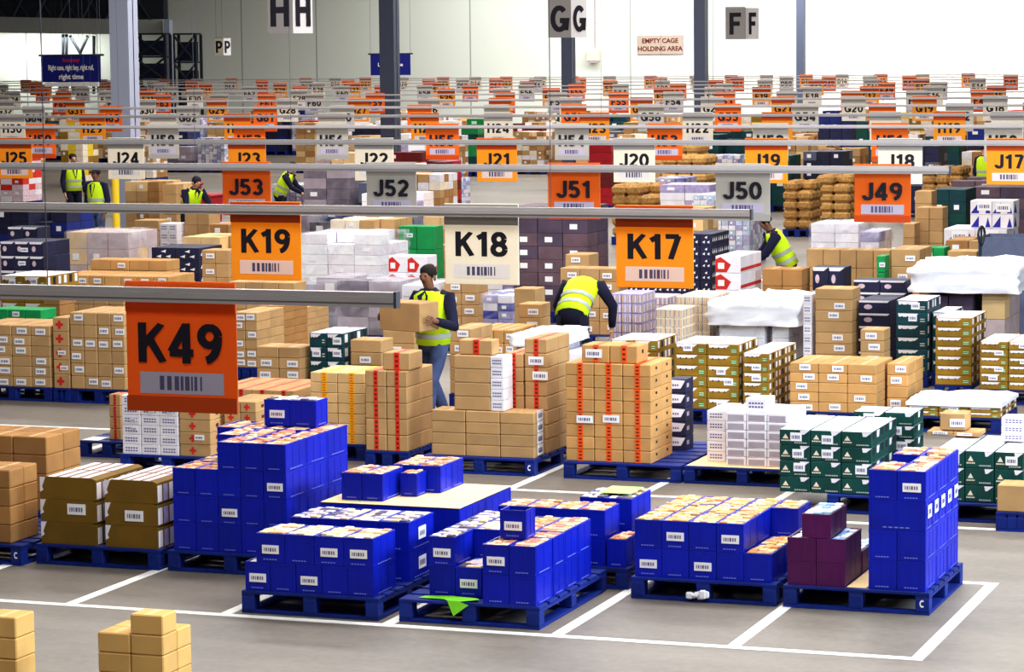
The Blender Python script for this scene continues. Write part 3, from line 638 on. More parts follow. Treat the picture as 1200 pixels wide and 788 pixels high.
def goods(kind, phrase, x0, y0, z0, w, d, h, nx, ny, nz, hts=None, seed=0, desc=None, only=None, side_labels=False, labels=None, rz=0.0, skip=(), tall=()):
    """a stack of nx by ny columns; every box is an object of its own"""
    name, ds, cat, _f_, prob, lsz, tape = KINDS[kind]; rr = random.Random(hash_s(phrase) + seed); ds = desc or ds; out = []
    g = .006
    for iy in range(ny):
        for ix in range(nx):
            n = hts[iy][ix] if hts else nz
            ox = rr.uniform(-.0006, .0006)
            for iz in range(n):
                if (ix, iy, iz) in skip: continue
                if nx * ny * n > 40 and iy not in (0,) and ix != nx - 1 and iz < n - 2 : continue
                me = kind_mesh(kind, w - g, d - g, h - .002)
                o = place(name, me, None, (x0 + ix * w + g / 2 + ox + rr.uniform(-.0005, .0005), y0 + iy * d + g / 2 + rr.uniform(-.001, .001), z0 + iz * h), 0)
                top = iz == n - 1
                bits = [('topmost' if top else TIER[iz]) + ' tier'] if nz > 1 or hts else []
                if nx > 1: bits.append(COLN[ix] + ' column')
                if ny > 1: bits.append(ROWN[iy] + ' row')
                tag(o, ', '.join([ds] + bits + [phrase]), cat, f'{ds}s, {phrase}')
                if lsz and ((labels is None and rr.random() < prob) or (labels is not None and (ix, iz) in labels)) and iy == 0:
                    lw = min(lsz[0], w * .66); lh = min(lsz[1], h * .6)
                    place('paper_label', label_mesh(lw, lh), o, (w * (.5 if kind == 'crate' else rr.uniform(.38, .68)), -.0045 if kind in ('crate', 'purple', 'greybin') else -.0042, h * (.45 if kind == 'crate' else rr.uniform(.42, .62))))
                if side_labels and ix == nx - 1 and lsz and rr.random() < .85:
                    p = place('paper_label', label_mesh(min(d * .6, .14), min(h * .55, .09)), o, (w - g + .0045, d * .5, h * .5)); p.rotation_euler = (0, 0, math.pi / 2)
                if tape and (iy == 0 or top): place('tape', tape_mesh(tape, w - g, d - g, h - .002, top), o)
                out.append((o, ix, iy, iz, top))
    return out
def hash_s(s):
    v = 0
    for ch in s: v = (v * 131 + ord(ch)) % 1000003
    return v
def packets(cells, w, d, z, mats, label, seed=1, cols=3, rows=4):
    rows += 2
    """the packed goods showing in the open tops of a stack"""
    m = MB(); rr = random.Random(seed)
    for (x, y) in cells:
        cw, cd = (w - .036) / cols, (d - .036) / rows
        for i in range(cols):
            for j in range(rows):
                if rr.random() < .03: continue
                a = x + .018 + i * cw; b = y + .018 + j * cd
                zt = z + rr.uniform(.002, .016); m.rbox(a + .001, a + cw - .001, b + .001, b + cd - .001, z - .07, zt, rr.choice(mats), .004)
    o = m.build('packed_goods'); tag(o, label, 'packets', None, 'stuff'); return o
def crates(phrase, x0, y0, z0, w, d, h, nx, ny, nz, mats, tops, hts=None, labels=None, kind='crate', skip=(), seed=0, rows=4, side_labels=False, lift=0.0):
    bx = goods(kind, phrase, x0, y0, z0, w, d, h, nx, ny, nz, hts, seed, labels=labels, skip=skip, side_labels=side_labels)
    lev = {}
    hmax = {}
    for (o, ix, iy, iz, top) in bx: hmax[(ix, iy)] = max(hmax.get((ix, iy), -1), iz)
    for (ix, iy), iz in hmax.items(): lev.setdefault(iz, []).append((x0 + ix * w, y0 + iy * d))
    for iz, cells in lev.items(): packets(cells, w, d, z0 + (iz + 1) * h - .006 + lift, mats, f'{tops} showing in the open {TIER[iz]} tier crates, {phrase}', seed + iz, rows=rows)
    return bx
def sheet(name, label, cat, x0, x1, y0, y1, z, mt, t=.006, bump=.0, n=1, seed=0):
    m = MB()
    if n == 1: m.rbox(x0, x1, y0, y1, z, z + t, mt, t * .3)
    else:
        rr = random.Random(seed); hh = [[rr.uniform(0, bump) for _ in range(n + 1)] for _ in range(n + 1)]
        for j in range(n):
            for i in range(n):
                fx = lambda a: x0 + (x1 - x0) * a / n
                fy = lambda a: y0 + (y1 - y0) * a / n
                m.quad([(fx(i), fy(j), z + t + hh[j][i]), (fx(i + 1), fy(j), z + t + hh[j][i + 1]), (fx(i + 1), fy(j + 1), z + t + hh[j + 1][i + 1]), (fx(i), fy(j + 1), z + t + hh[j + 1][i])], mt)
        for i in range(n):
            m.quad([(x0 + (x1 - x0) * i / n, y0, z), (x0 + (x1 - x0) * (i + 1) / n, y0, z), (x0 + (x1 - x0) * (i + 1) / n, y0, z + t + hh[0][i + 1]), (x0 + (x1 - x0) * i / n, y0, z + t + hh[0][i])], mt)
            m.quad([(x1, y0 + (y1 - y0) * i / n, z), (x1, y0 + (y1 - y0) * (i + 1) / n, z), (x1, y0 + (y1 - y0) * (i + 1) / n, z + t + hh[i + 1][n]), (x1, y0 + (y1 - y0) * i / n, z + t + hh[i][n])], mt)
    o = m.build(name, smooth=n > 1); return tag(o, label, cat)

# ------------------------------------------------------------------ front bays: blue crates on blue pallets
CH = .21
pallet(-8.66, 18.12, 1.06, 1.2, 'blue pallet under low blue crates with cream packets')
crates('low pallet of cream packets', -8.64, 18.14, PZ, .2, .42, CH, 5, 1, 2, M_FOODS, 'cream packets', hts=[[1, 1, 1, 1, 1]], labels={(0, 0), (2, 0)}, rows=4, lift=-.014)
crates('upper layer over cream packet pallet', -8.55, 18.14, PZ + CH, .2275, .42, CH, 4, 1, 1, [M_FOODS[0], M_FOODS[3], M_FOODS[2], M_FOODS[0]], 'cream packets', labels={(0, 0), (2, 0), (3, 0)}, rows=4)
crates('behind the cream packet crates', -8.56, 18.76, PZ, .235, .5, CH + .008, 4, 1, 2, M_FOODW, 'white and lilac packets', labels=set(), rows=5, side_labels=True)
pallet(-8.66, 19.46, 1.16, 1.2, 'blue pallet under blue crates topped with a kraft sheet')
crates('under the flat kraft sheet', -8.64, 19.5, PZ, .226, .57, CH, 5, 2, 2, M_FOODS, 'cream packets', labels={(4, 0)}, lift=-.014)
sheet('kraft_sheet', 'large flat kraft cardboard sheet covering low blue crates', 'cardboard sheet', -8.64, -7.51, 19.5, 20.64, PZ + 2 * CH + .004, M_SHEET)
ZE = PZ + 2 * CH + .012
crates('pair at front of kraft sheet', -8.52, 19.62, ZE, .172, .42, CH, 2, 1, 1, M_FOODP, 'pink packets', labels=set())
crates('single beside pair on kraft sheet', -8.15, 19.9, ZE, .14, .2, CH - .03, 1, 1, 1, M_FOODP, 'pink packets', labels=set(), rows=2)
crates('row along back of kraft sheet', -8.3, 20.12, ZE, .2, .25, CH, 2, 2, 1, M_FOODP, 'pink packets', labels=set(), rows=3)

pallet(-9.92, 19.45, 1.06, 1.22, 'blue pallet under the tall stepped blue crate stack')
crates('tall stepped blue stack', -9.88, 19.48, PZ, .193, .4, CH + .005, 5, 3, 4, M_FOODP, 'pink packets', lift=-.006, hts=[[3, 3, 4, 4, 4], [3, 4, 4, 4, 4], [4, 4, 4, 4, 4]], labels={(2, 1), (4, 2)}, rows=4)
ZB = PZ + 4 * (CH + .005) + .006
crates('loose on top of stepped stack', -9.53, 20.42, ZB, .228, .24, CH, 2, 1, 1, M_FOODW, 'white packets', labels={(0, 0)}, rows=2)

pallet(-7.46, 18.16, 1.05, 1.5, 'blue pallet with a lime paper at its front edge')
crates('rear left of lime paper pallet', -7.31, 18.36, PZ, .2, .38, CH, 2, 3, 2, M_FOODW, 'white and lilac packets', labels={(0, 1), (1, 0)}, rows=4, hts=[[2, 1], [2, 2], [2, 2]])
crates('front right of lime paper pallet', -6.83, 18.16, PZ, .198, .36, CH, 2, 1, 2, M_FOODP, 'pink packets', labels={(0, 1)}, rows=3, lift=-.008)
crates('rear right of lime paper pallet', -6.86, 18.8, PZ, .21, .3, CH, 2, 2, 2, M_FOODP, 'pink packets', labels=set(), rows=3)
goods('crate', 'single crate standing on lower crates', -6.78, 18.40, PZ + 2 * CH + .004, .2, .16, CH - .005, 1, 1, 1, labels={(0, 0)}) if False else None
crates('middle of lime paper pallet', -6.83, 18.53, PZ, .198, .26, CH, 2, 1, 2, M_FOODP, 'pink packets', labels=set(), rows=2, lift=-.008)
goods('crate', 'standing alone over lime paper pallet', -6.78, 18.38, PZ + 2 * CH + .006, .2, .2, CH - .005, 1, 1, 1, labels={(0, 0)})
pallet(-7.46, 19.72, 1.2, 1.15, 'blue pallet behind the lime paper pallet')
crates('second pallet behind lime paper pallet', -7.3, 19.76, PZ, .212, .36, CH, 4, 1, 2, M_FOODP, 'orange packets', labels=set(), rows=4)
crates('single low crate beside pallet edge', -6.435, 19.74, PZ, .15, .36, CH, 1, 1, 1, M_FOODP, 'orange packets', labels=set(), rows=4)
crates('back stack topped with lime paper', -6.82, 20.26, PZ, .21, .5, CH + .006, 2, 1, 2, M_FOODW, 'pale packets', labels=set(), rows=4)
def paper(name, label, pts, mt, loc):
    m = MB(); m.quad([(p[0], p[1], p[2]) for p in pts], mt)
    for a, b in ((0, 1), (1, 2)): pass
    o = m.build(name, None, loc); s = o.modifiers.new('thickness', 'SOLIDIFY'); s.thickness = .003; s.offset = 1; return tag(o, label, 'paper')
ob = MB()
ob.quad([(0, .04, .0), (.2, .02, .004), (.21, .14, .005), (.02, .12, .0)], M_LIME); ob.quad([(.2, .02, .004), (.24, -.018, .002), (.33, -.018, .0), (.46, .03, .012), (.42, .1, .006), (.21, .14, .005)], M_LIME); ob.quad([(.24, -.018, .002), (.29, -.035, -.1), (.33, -.018, .0)], M_LIME); ob.quad([(.33, -.018, 0), (.29, -.035, -.1), (.4, -.022, -.02)], M_LIME)
o = ob.build('lime_paper', None, (-7.33, 18.17, PZ + .004)); s = o.modifiers.new('thickness', 'SOLIDIFY'); s.thickness = .002; s.offset = 1
tag(o, 'crumpled lime green paper hanging over the front edge of a blue pallet', 'paper')
sheet('lime_paper', 'pale lime paper lying on the back stack of blue crates', 'paper', -6.7, -6.44, 20.36, 20.7, PZ + 2 * (CH + .006) + .02, M_LIMEP, .004)

pallet(-6.15, 19.43, 1.09, 1.22, 'blue pallet under the wide block of golden packets')
crates('wide block of golden packets', -6.13, 19.46, PZ, .206, .39, CH, 5, 3, 2, M_FOODG, 'golden packets', hts=[[2, 2, 2, 2, 1], [2, 2, 2, 2, 1], [2, 2, 2, 2, 2]], labels={(1, 1), (3, 1), (0, 0), (2, 0)}, rows=4)
m = MB(); rr = random.Random(3)
for k in range(7): m.rbox(.02 * k, .02 * k + .05, rr.uniform(-.01, .01), .03, rr.uniform(0, .05), rr.uniform(.06, .1), M_WHITE, .008)
tag(m.build('paper_scrap', None, (-5.72, 19.385, .002)), 'crumpled white paper scrap on floor at foot of golden packet pallet', 'paper')

pallet(-5.01, 19.43, 1.06, 1.24, 'blue pallet carrying purple crates and a blue crate tower')
sheet('kraft_sheet', 'tan kraft sheet on the pallet between purple crates and tower', 'cardboard sheet', -4.55, -4.41, 19.47, 20.6, PZ, M_SHEET, .004)
crates('low purple block', -4.985, 19.46, PZ, .213, .52, .172, 2, 1, 2, M_FOODB, 'pale blue packets', kind='purple', rows=5, lift=-.014)
crates('lone upper purple crate', -4.88, 19.46, PZ + .346, .215, .5, .172, 1, 1, 1, M_FOODB, 'pale blue packets', kind='purple', rows=5)
crates('purple crates behind', -4.985, 20.0, PZ, .213, .5, .172, 2, 1, 1, M_FOODB, 'pale blue packets', kind='purple', rows=5)
TX, TY = -4.395, 19.46
goods('crate', 'lower half of the blue tower', TX, TY, PZ, .206, .4, CH + .004, 2, 3, 2, labels=set(), side_labels=False)
T3 = PZ + 2 * (CH + .004)
for k in range(5):
    o = place('blue_crate', kind_mesh('crate', .412 - .006, .24 - .006, CH + .002), None, (TX + .003, TY + .24 * k + .003, T3)); tag(o, f'blue crate laid crosswise, {COLN[k]} from front, third tier of the blue tower', 'crate', 'blue crates of the tower')
    p = place('paper_label', label_mesh(.12, .09), o, (.412 - .001, .12, .13)); p.rotation_euler = (0, 0, math.pi / 2)
crates('top of the blue tower', TX, TY, T3 + CH + .004, .206, .4, CH + .004, 2, 3, 1, M_FOODP, 'pink packets', labels={(1, 0)}, skip={(0, 1, 0)}, rows=4)

pallet(-11.06, 19.42, 1.08, 1.2, 'blue pallet under two piles of olive brown cartons')
goods('olive', 'left pile on olive pallet', -11.03, 19.45, PZ, .5, .4, .178, 1, 2, 3, labels={(0, 1)})
goods('olive', 'right pile on olive pallet', -10.46, 19.45, PZ, .46, .4, .178, 1, 2, 3, labels={(0, 1)})
pallet(-12.18, 19.3, 1.06, 1.2, 'blue pallet at the picture edge under flat brown cartons')
goods('flatbrown', 'pile at far left edge', -12.17, 19.36, PZ, .31, .22, .146, 3, 2, 4)
pallet(-12.8, 20.78, 1.06, 1.0, 'blue pallet behind the olive carton pallet')
goods('flatbrown', 'taller pile behind olive pallet', -12.72, 20.84, PZ, .326, .3, .158, 3, 2, 4, hts=[[4, 4, 4], [4, 4, 4]])
x, z = P(145, 735, 15.55)
goods('pcarton', 'small pile at bottom edge', -8.44, 15.55, .003, .232, .2, .128, 2, 2, 3, hts=[[3, 4], [3, 3]])
goods('pcarton', 'pile cut off by the left edge', -9.56, 15.66, .003, .24, .25, .138, 2, 1, 3)

# ------------------------------------------------------------------ rows farther back, placed by what shows of them
def at(kind, phrase, xl, xr, yt, Y, d, nx, ny, nz, zb=PZ, pal=True, **kw):
    pad = kw.pop('pad', .005); pw = kw.pop('pw', None)
    X0, zt = P(xl, yt, Y); X1, _ = P(xr, yt, Y); w = (X1 - X0) / nx; h = (zt - zb) / nz
    if pal:
        XA, XB = (P(pw[0], yt, Y)[0], P(pw[1], yt, Y)[0]) if pw else (X0, X1)
        pallet(XA - pad, Y - .01, (XB - XA) + 2 * pad, max(d * ny, kw.pop('pd', 0)) + .02, f'blue pallet, {phrase}'[:110], full=Y < 30, mark=Y < 30)
    kw.setdefault('hts', None)
    return goods(kind, phrase, X0, Y, zb, w, d, h, nx, ny, nz, **kw), X0, X1, zt
# row of bays at Y 24 to 27
pallet(-13.62, 24.82, .62, 1.1, 'half empty blue pallet with a white paper under red striped carton', mark=True)
sheet('paper_scrap', 'white paper on the half empty blue pallet', 'paper', -13.6, -13.42, 24.85, 25.1, PZ, M_WHITE, .004)
at('rtext', 'white pile beneath the K49 sign', 142, 208, 463, 24.1, .2, 3, 2, 6, pw=(140, 247), pd=.6)
at('cross', 'cross marked pile beneath K49 sign', 209, 246, 463, 24.1, .3, 1, 2, 5, pal=False)
at('cross', 'marked pile behind stepped blue stack', 262, 300, 470, 24.3, .3, 2, 2, 5)
at('red', 'narrow column on half empty pallet', 127, 141, 462, 24.95, .2, 1, 1, 4, pal=False)
at('red', 'wide taped block behind cross marked pile', 245, 344, 455, 25.7, .5, 4, 2, 5)
at('yellow', 'yellow taped pile', 363, 427, 436, 25.3, .32, 2, 2, 7)
b, X0, X1, zt = at('red', 'tall red taped pile', 427, 477, 434, 24.95, .34, 2, 2, 5)
at('red', 'single carton capping red taped pile', 448, 480, 413, 25.0, .34, 1, 1, 1, zb=zt + .003, pal=False)
pallet(-9.92, 24.8, 1.13, 1.6, 'blue pallet under brown cartons right of walking man')
b, X0, X1, zt = at('carton', 'low block right of walking man', 505, 626, 480, 24.85, .3, 3, 1, 4, pal=False, side_labels=True)
for q in b:
    if q[1] == 2:
        p = place('paper_label', label_mesh(.16, .1), q[0], (X1 - X0) / 3 * 1.0 and (((X1 - X0) / 3 - .0015), .15, .07)); p.rotation_euler = (0, 0, math.pi / 2)
b, X2, X3, zt2 = at('carton', 'upper pile on low block', 531, 574, 416, 24.87, .26, 1, 1, 4, zb=zt + .003, pal=False)
at('red', 'single carton on upper pile', 537, 577, 398, 24.9, .2, 1, 1, 1, zb=zt2 + .003, pal=False)
at('rtext', 'white printed column on low block', 574, 590, 418, 24.87, .13, 1, 2, 5, zb=zt + .003, pal=False)
at('red', 'taped column left of tallest carton pile', 590, 613, 414, 25.2, .3, 1, 2, 7, pal=False, labels=set())
at('red', 'tallest taped column at middle', 614, 641, 397, 25.2, .34, 1, 2, 8, pal=False, labels={(0, 5), (0, 6)})
pallet(-8.5, 24.79, 1.14, 1.62, 'blue pallet under the orange taped cartons')
b, X0, X1, zt = at('orange', 'broad orange taped stack', 662, 763, 425, 24.83, .34, 3, 2, 8, pal=False, labels={(0, 3), (1, 3)})
at('orange', 'loose pair on orange taped stack', 681, 747, 404, 24.86, .34, 2, 1, 1, zb=zt + .003, pal=False)
at('tray', 'tray pile behind orange taped stack', 783, 804, 444, 25.75, .26, 1, 1, 5, pal=False)
pallet(-7.33, 24.8, 1.1, 1.2, 'blue pallet under white trays and kraft sheet')
sheet('kraft_sheet', 'kraft sheet spread under the white trays', 'cardboard sheet', -7.31, -6.25, 24.82, 25.9, PZ, M_SHEET, .005)
ZW = PZ + .008
at('wtext', 'printed column left of white trays', 828, 850, 481, 25.1, .3, 1, 2, 5, zb=ZW, pal=False)
b, X0, X1, zt = at('wtray', 'white tray block', 850, 923, 483, 24.9, .36, 3, 2, 6, zb=ZW, pal=False)
at('wtext', 'single box capping the white trays', 873, 899, 467, 24.95, .3, 1, 1, 1, zb=zt + .003, pal=False)
pallet(-5.68, 23.54, 1.02, 1.6, 'blue pallet under green produce cartons')
b, X0, X1, zt = at('green', 'produce block left of the blue tower', 913, 1022, 503, 23.58, .5, 3, 2, 4, pal=False)
at('green', 'higher tier at back of produce block', 1000, 1072, 482, 24.62, .4, 2, 1, 5, pal=False)
pallet(-4.62, 23.4, 1.3, 1.2, 'pale edged blue pallet under green cartons at right edge')
at('green', 'produce block at right edge', 1096, 1200, 527, 23.45, .5, 3, 2, 3, pal=False)
x, z = P(1140, 527, 23.45)
at('lcarton', 'low pair on right green block', 1086, 1148, 505, 24.2, .3, 2, 1, 1, zb=z + .003, pal=False, labels={(0, 0), (1, 0)})
x, z2 = P(1100, 505, 24.2)
at('lcarton', 'single carton over the low pair', 1101, 1132, 484, 24.22, .25, 1, 1, 1, zb=z2 + .003, pal=False, labels={(0, 0)})
at('wtext', 'white boxes at right edge', 1173, 1203, 489, 24.0, .25, 1, 1, 3, zb=z + .003, pal=False)
at('carton', 'carton lying at right pallet edge', 1168, 1205, 568, 23.05, .3, 1, 1, 1, zb=PZ, pal=True)
# row at Y 28.7
at('lcarton', 'block at left picture edge', -32, 58, 380, 28.7, .4, 4, 2, 6)
at('cross', 'cross marked column beside labelled block', 61, 80, 372, 28.7, .3, 1, 2, 5, pal=True)
at('lcarton', 'labelled block behind K49 sign', 81, 145, 366, 28.7, .4, 4, 2, 6)
at('lcarton', 'tall pair left of teal cartons', 300, 352, 406, 28.2, .4, 2, 1, 5)
at('teal', 'teal pile left of walking man', 362, 402, 390, 28.3, .35, 2, 2, 5)
at('lcarton', 'narrow pile right of teal cartons', 410, 447, 398, 28.3, .35, 1, 1, 5)
at('lcarton', 'narrow pile behind walking man', 448, 486, 387, 29.0, .35, 1, 1, 5)
at('lcarton', 'pile right of man carrying carton', 526, 552, 385, 29.4, .35, 1, 2, 5)
at('ocarton', 'row of slim cartons at man back', 553, 602, 386, 30.4, .4, 4, 2, 4)
at('lcarton', 'tall box left of bending man', 602, 628, 338, 32.6, .35, 1, 1, 4, labels=set())
at('lcarton', 'two boxes left of bending man', 607, 634, 356, 31.4, .35, 1, 1, 5, labels={(0, 4), (0, 3)})
at('must', 'mustard pile right of bending man', 715, 770, 398, 29.6, .4, 2, 2, 5)
at('must', 'front mustard block', 790, 866, 402, 28.8, .4, 2, 2, 6)
at('must', 'right mustard block', 870, 901, 414, 28.75, .4, 1, 3, 6)
at('ocarton', 'labelled block under white sheet rows', 925, 1027, 425, 28.9, .4, 3, 2, 5)
at('ocarton', 'slim columns right of labelled block', 1039, 1064, 426, 29.3, .4, 1, 2, 4)
at('must', 'low mustard block right of centre', 1063, 1172, 475, 28.85, .5, 3, 2, 2, pal=True)
x0_, z_ = P(1063, 475, 28.85); x1_, _ = P(1174, 475, 28.85)
sheet('plastic_sheet', 'white plastic sheet over the low mustard block', 'plastic sheet', x0_ - .01, x1_, 28.83, 29.85, z_ + .003, M_SHEETW, .03, .03, 8, 4)
at('must', 'tall mustard pile right side', 1096, 1139, 372, 31.6, .45, 1, 2, 7)
at('must', 'mustard pile at right picture edge', 1148, 1215, 400, 31.3, .45, 2, 2, 6)
at('lcarton', 'two small cartons over sheet', 1008, 1036, 386, 31.2, .35, 1, 1, 5)
at('teal', 'teal pile near centre right', 1050, 1087, 352, 32.6, .4, 1, 2, 6)
at('teal', 'teal pile beside mustard pile', 1092, 1114, 366, 32.8, .4, 1, 2, 5)
at('lcarton', 'tall labelled column below J49', 955, 999, 338, 33.2, .45, 1, 1, 7)
at('wtext', 'white labelled column beside tall cartons', 941, 951, 345, 33.2, .3, 1, 1, 7)
at('navy', 'navy pile right of tall column', 1006, 1043, 352, 33.4, .4, 1, 2, 5)
at('navy', 'wide navy pile behind tall column', 1000, 1062, 328, 34.6, .4, 2, 1, 6)
at('cream', 'low cream boxes', 768, 800, 362, 33.0, .3, 3, 2, 6)
at('cream', 'tall cream boxes', 792, 832, 347, 33.7, .3, 4, 3, 7)
at('pink', 'pink boxes beside cream boxes', 752, 783, 348, 35.0, .3, 3, 2, 6)
at('lilac', 'lilac boxes right of bending man', 716, 752, 344, 34.0, .3, 3, 2, 6)
at('swoosh', 'red white pile right of K17', 838, 868, 300, 35.6, .35, 1, 3, 5)
at('dots', 'tall navy wall behind K17', 806, 834, 274, 37.2, .3, 2, 3, 8)
at('dots', 'lower navy row behind K17', 735, 806, 330, 36.0, .3, 5, 1, 5)
at('flatbrown', 'wide brown pair right of red boxes', 893, 940, 315, 36.2, .45, 2, 1, 4)
at('carton', 'loose brown row below pale wrapped load', 945, 1043, 292, 38.2, .4, 5, 1, 4)
at('navy', 'low navy row before brown row', 952, 990, 313, 36.4, .4, 2, 1, 3)
at('lcarton', 'labelled pair below right orange sign', 1044, 1078, 292, 36.6, .4, 1, 2, 5)
at('bgreen', 'bright green column left of labelled pair', 1027, 1037, 300, 36.4, .3, 1, 1, 5)
at('bgreen', 'green pile beside draped load', 1080, 1107, 290, 37.6, .4, 2, 1, 5)
at('carton', 'brown pile left of pallet jack', 1110, 1145, 294, 37.0, .4, 1, 1, 4)
at('greybin', 'grey bin pile at right edge', 1146, 1204, 278, 36.6, .8, 1, 1, 2)
b, X0, X1, zt = at('milk', 'blue white block at right', 1106, 1180, 268, 42.0, .5, 2, 2, 4)
at('milk', 'top of blue white block', 1137, 1188, 235, 42.1, .5, 2, 1, 2, zb=zt + .003, pal=False)
at('carton', 'brown tower below J18', 1073, 1105, 243, 46.0, .45, 2, 1, 6)
at('carton', 'taller brown tower behind below J18', 1072, 1092, 224, 48.5, .45, 1, 1, 6)
at('carton', 'brown stump left of towers', 1058, 1072, 262, 45.5, .45, 1, 1, 4)
at('navy', 'navy stack at left edge', 0, 51, 283, 36.8, .4, 3, 2, 5)
at('navy', 'upper navy cartons at left edge', 9, 44, 266, 37.9, .4, 2, 1, 6)
at('must', 'mustard pile below navy stack', 0, 54, 323, 33.2, .45, 2, 2, 5)
at('bgreen', 'green covered pile at left edge', -10, 48, 362, 31.3, .4, 3, 1, 5)
at('flatbrown', 'dark brown pile beside green pile', 50, 70, 346, 31.8, .4, 1, 1, 6)
at('lcarton', 'brown pile above labelled block', 72, 145, 345, 32.4, .4, 4, 1, 6, labels={(0, 5)})
at('ocarton', 'orange brown low row', 66, 198, 322, 35.0, .4, 7, 2, 5)
at('ocarton', 'orange brown upper row', 106, 196, 304, 35.9, .4, 4, 1, 6)
at('dots', 'navy lidded block left of K19', 177, 233, 290, 37.8, .4, 2, 2, 5)
at('lcarton', 'brown pile left of K19', 236, 268, 293, 36.9, .4, 2, 1, 5)
at('lcarton', 'brown pile below K19 left', 272, 301, 366, 31.2, .4, 2, 2, 6)
at('flatbrown', 'shelf like pile below K19', 302, 330, 358, 32.1, .4, 1, 2, 7)
at('lcarton', 'labelled pile below K19 right', 331, 356, 360, 32.95, .4, 1, 2, 7)
at('carton', 'pile seen under K19 corner', 268, 345, 330, 34.6, .4, 4, 1, 6)
at('carton', 'brown pile behind wrapped beige load', 157, 186, 258, 44.0, .45, 1, 1, 5)
at('wtext', 'white boxes beside brown pile', 187, 207, 262, 43.8, .4, 2, 1, 6)
at('carton', 'tall brown pile left of J53', 216, 245, 249, 44.0, .45, 2, 1, 5)
at('bgreen', 'green boxes left of K18', 467, 509, 265, 41.0, .4, 2, 1, 3)
at('swoosh', 'red boxes below green boxes', 455, 500, 300, 37.0, .4, 2, 1, 4)
at('lcarton', 'brown boxes under K18', 520, 560, 330, 35.0, .4, 2, 1, 5)
at('lcarton', 'brown boxes left of K17', 662, 690, 298, 37.0, .45, 1, 1, 5)
at('lcarton', 'brown low boxes left of K17', 656, 725, 314, 36.0, .4, 3, 1, 5)

# ------------------------------------------------------------------ wrapped and loose loads farther back
STY = {
    'brown': ('brown carton', [M_CARD, M_CARD_D, M_CARD, M_CARD_L], .3, .2), 'mixed': ('mixed brown and white', [M_CARD, M_WHITEB, M_CARD_D, M_CREAM], .26, .16),
    'mauve': ('mauve brown', [mat('mauve_board', (96, 74, 84), .6, .2, 5), mat('mauve_board_dark', (76, 62, 80), .6, .2, 5)], .4, .2),
    'beige': ('beige', [M_CARD_L, mat('rosy_board', (196, 172, 172), .6, .1, 5)], .35, .25), 'white': ('white', [M_WHITEB, M_WHITE, M_WHITEB, M_LILAC], .4, .15),
    'grey': ('grey', [mat('smoky_board', (118, 108, 122), .6, .3, 5), M_GREYB], .4, .22), 'navy': ('navy', [M_NAVY, M_NAVY, M_GREYP], .3, .2),
    'teal': ('dark teal', [M_TEAL, M_TEAL, M_GREEN], .4, .2), 'blue': ('deep blue', [mat('deep_blue_board', (24, 36, 112), .6, .2, 4), M_NAVY], .4, .22), 'red': ('dark red', [M_DRED, M_DRED, M_MAROON], .4, .22),
    'green': ('bright green', [M_BGREEN, M_BGREEN, M_GREEN], .4, .25), 'mustard': ('mustard', [M_MUST, M_MUST, M_WHITEB], .35, .18), 'lattice': ('pale blue', [M_LILAC, M_WHITEB, mat('ice_board', (190, 204, 230), .6, .2, 9)], .14, .09),
    'potato': ('brown sacked', [M_POTATO], .34, .2), 'yellow': ('yellow and white', [M_CREAM, M_YELLOW, M_CREAM, M_MUST], .3, .18), 'pile': ('violet and white', [M_LILAC, M_WHITEB, M_BLUEP], .2, .1), 'pink': ('pink', [M_PINK, M_WHITEB, M_RED], .3, .15),
}
def load_mesh(sty, w, d, h, seed):
    rr = random.Random(seed); _n, mats, bw, bh = STY[sty]; m = MB(); nx = max(1, round(w / bw)); ny = max(1, round(d / bw)); nz = max(1, round(h / bh))
    for iz in range(nz):
        for iy in range(ny):
            for ix in range(nx):
                if iz < nz - 1 and 0 < ix < nx - 1 and iy > 0: continue
                if iz == nz - 1 and rr.random() < .16: continue
                j = lambda: rr.uniform(-.008, .008)
                a, b, c = w * ix / nx, d * iy / ny, h * iz / nz
                mt = rr.choice(mats)
                if sty == 'potato': m.rbox(a + j(), a + w / nx + j(), b + j(), b + d / ny + j(), c, c + h / nz * 1.05, mt, min(w / nx, h / nz) * .3)
                else:
                    m.box(a + .004 + abs(j()), a + w / nx - .004, b + .004 + abs(j()), b + d / ny - .004, c + .002, c + h / nz - .003, mt)
                    if rr.random() < .3: m.box(a + w / nx * .3, a + w / nx * .6, b + .0, b + .003, c + h / nz * .3, c + h / nz * .7, M_WHITE)
    return m.mesh('stacked_goods')
def shell_mesh(w, d, h, seed, amp=.03, drop=None):
    """plastic film: a wrinkled skin over top and sides, open below"""
    rr = random.Random(seed); n = 10; m = MB(); nz = 6; rings = []
    per = [(i / n, 0) for i in range(n)] + [(1, i / n) for i in range(n)] + [(1 - i / n, 1) for i in range(n)] + [(0, 1 - i / n) for i in range(n)]
    for k in range(nz + 1):
        z = h * k / nz; ring = []
        for (u, v) in per:
            e = amp * rr.uniform(.3, 1.0); nx_ = (u - .5) * 2; ny_ = (v - .5) * 2
            ring.append((u * w + nx_ * e, v * d + ny_ * e, (z if k else (rr.uniform(0, h * (drop or .02)))) + (rr.uniform(-.2, .6) * amp if k == nz else 0)))
        rings.append(ring)
    for s_ in (.66, .33, .02):
        rings.append([(w / 2 + (u - .5) * w * s_, d / 2 + (v - .5) * d * s_, h + amp * rr.uniform(.1, 1.2)) for (u, v) in per])
    m.loft(rings, M_WRAP, False); return m
_lm = {}
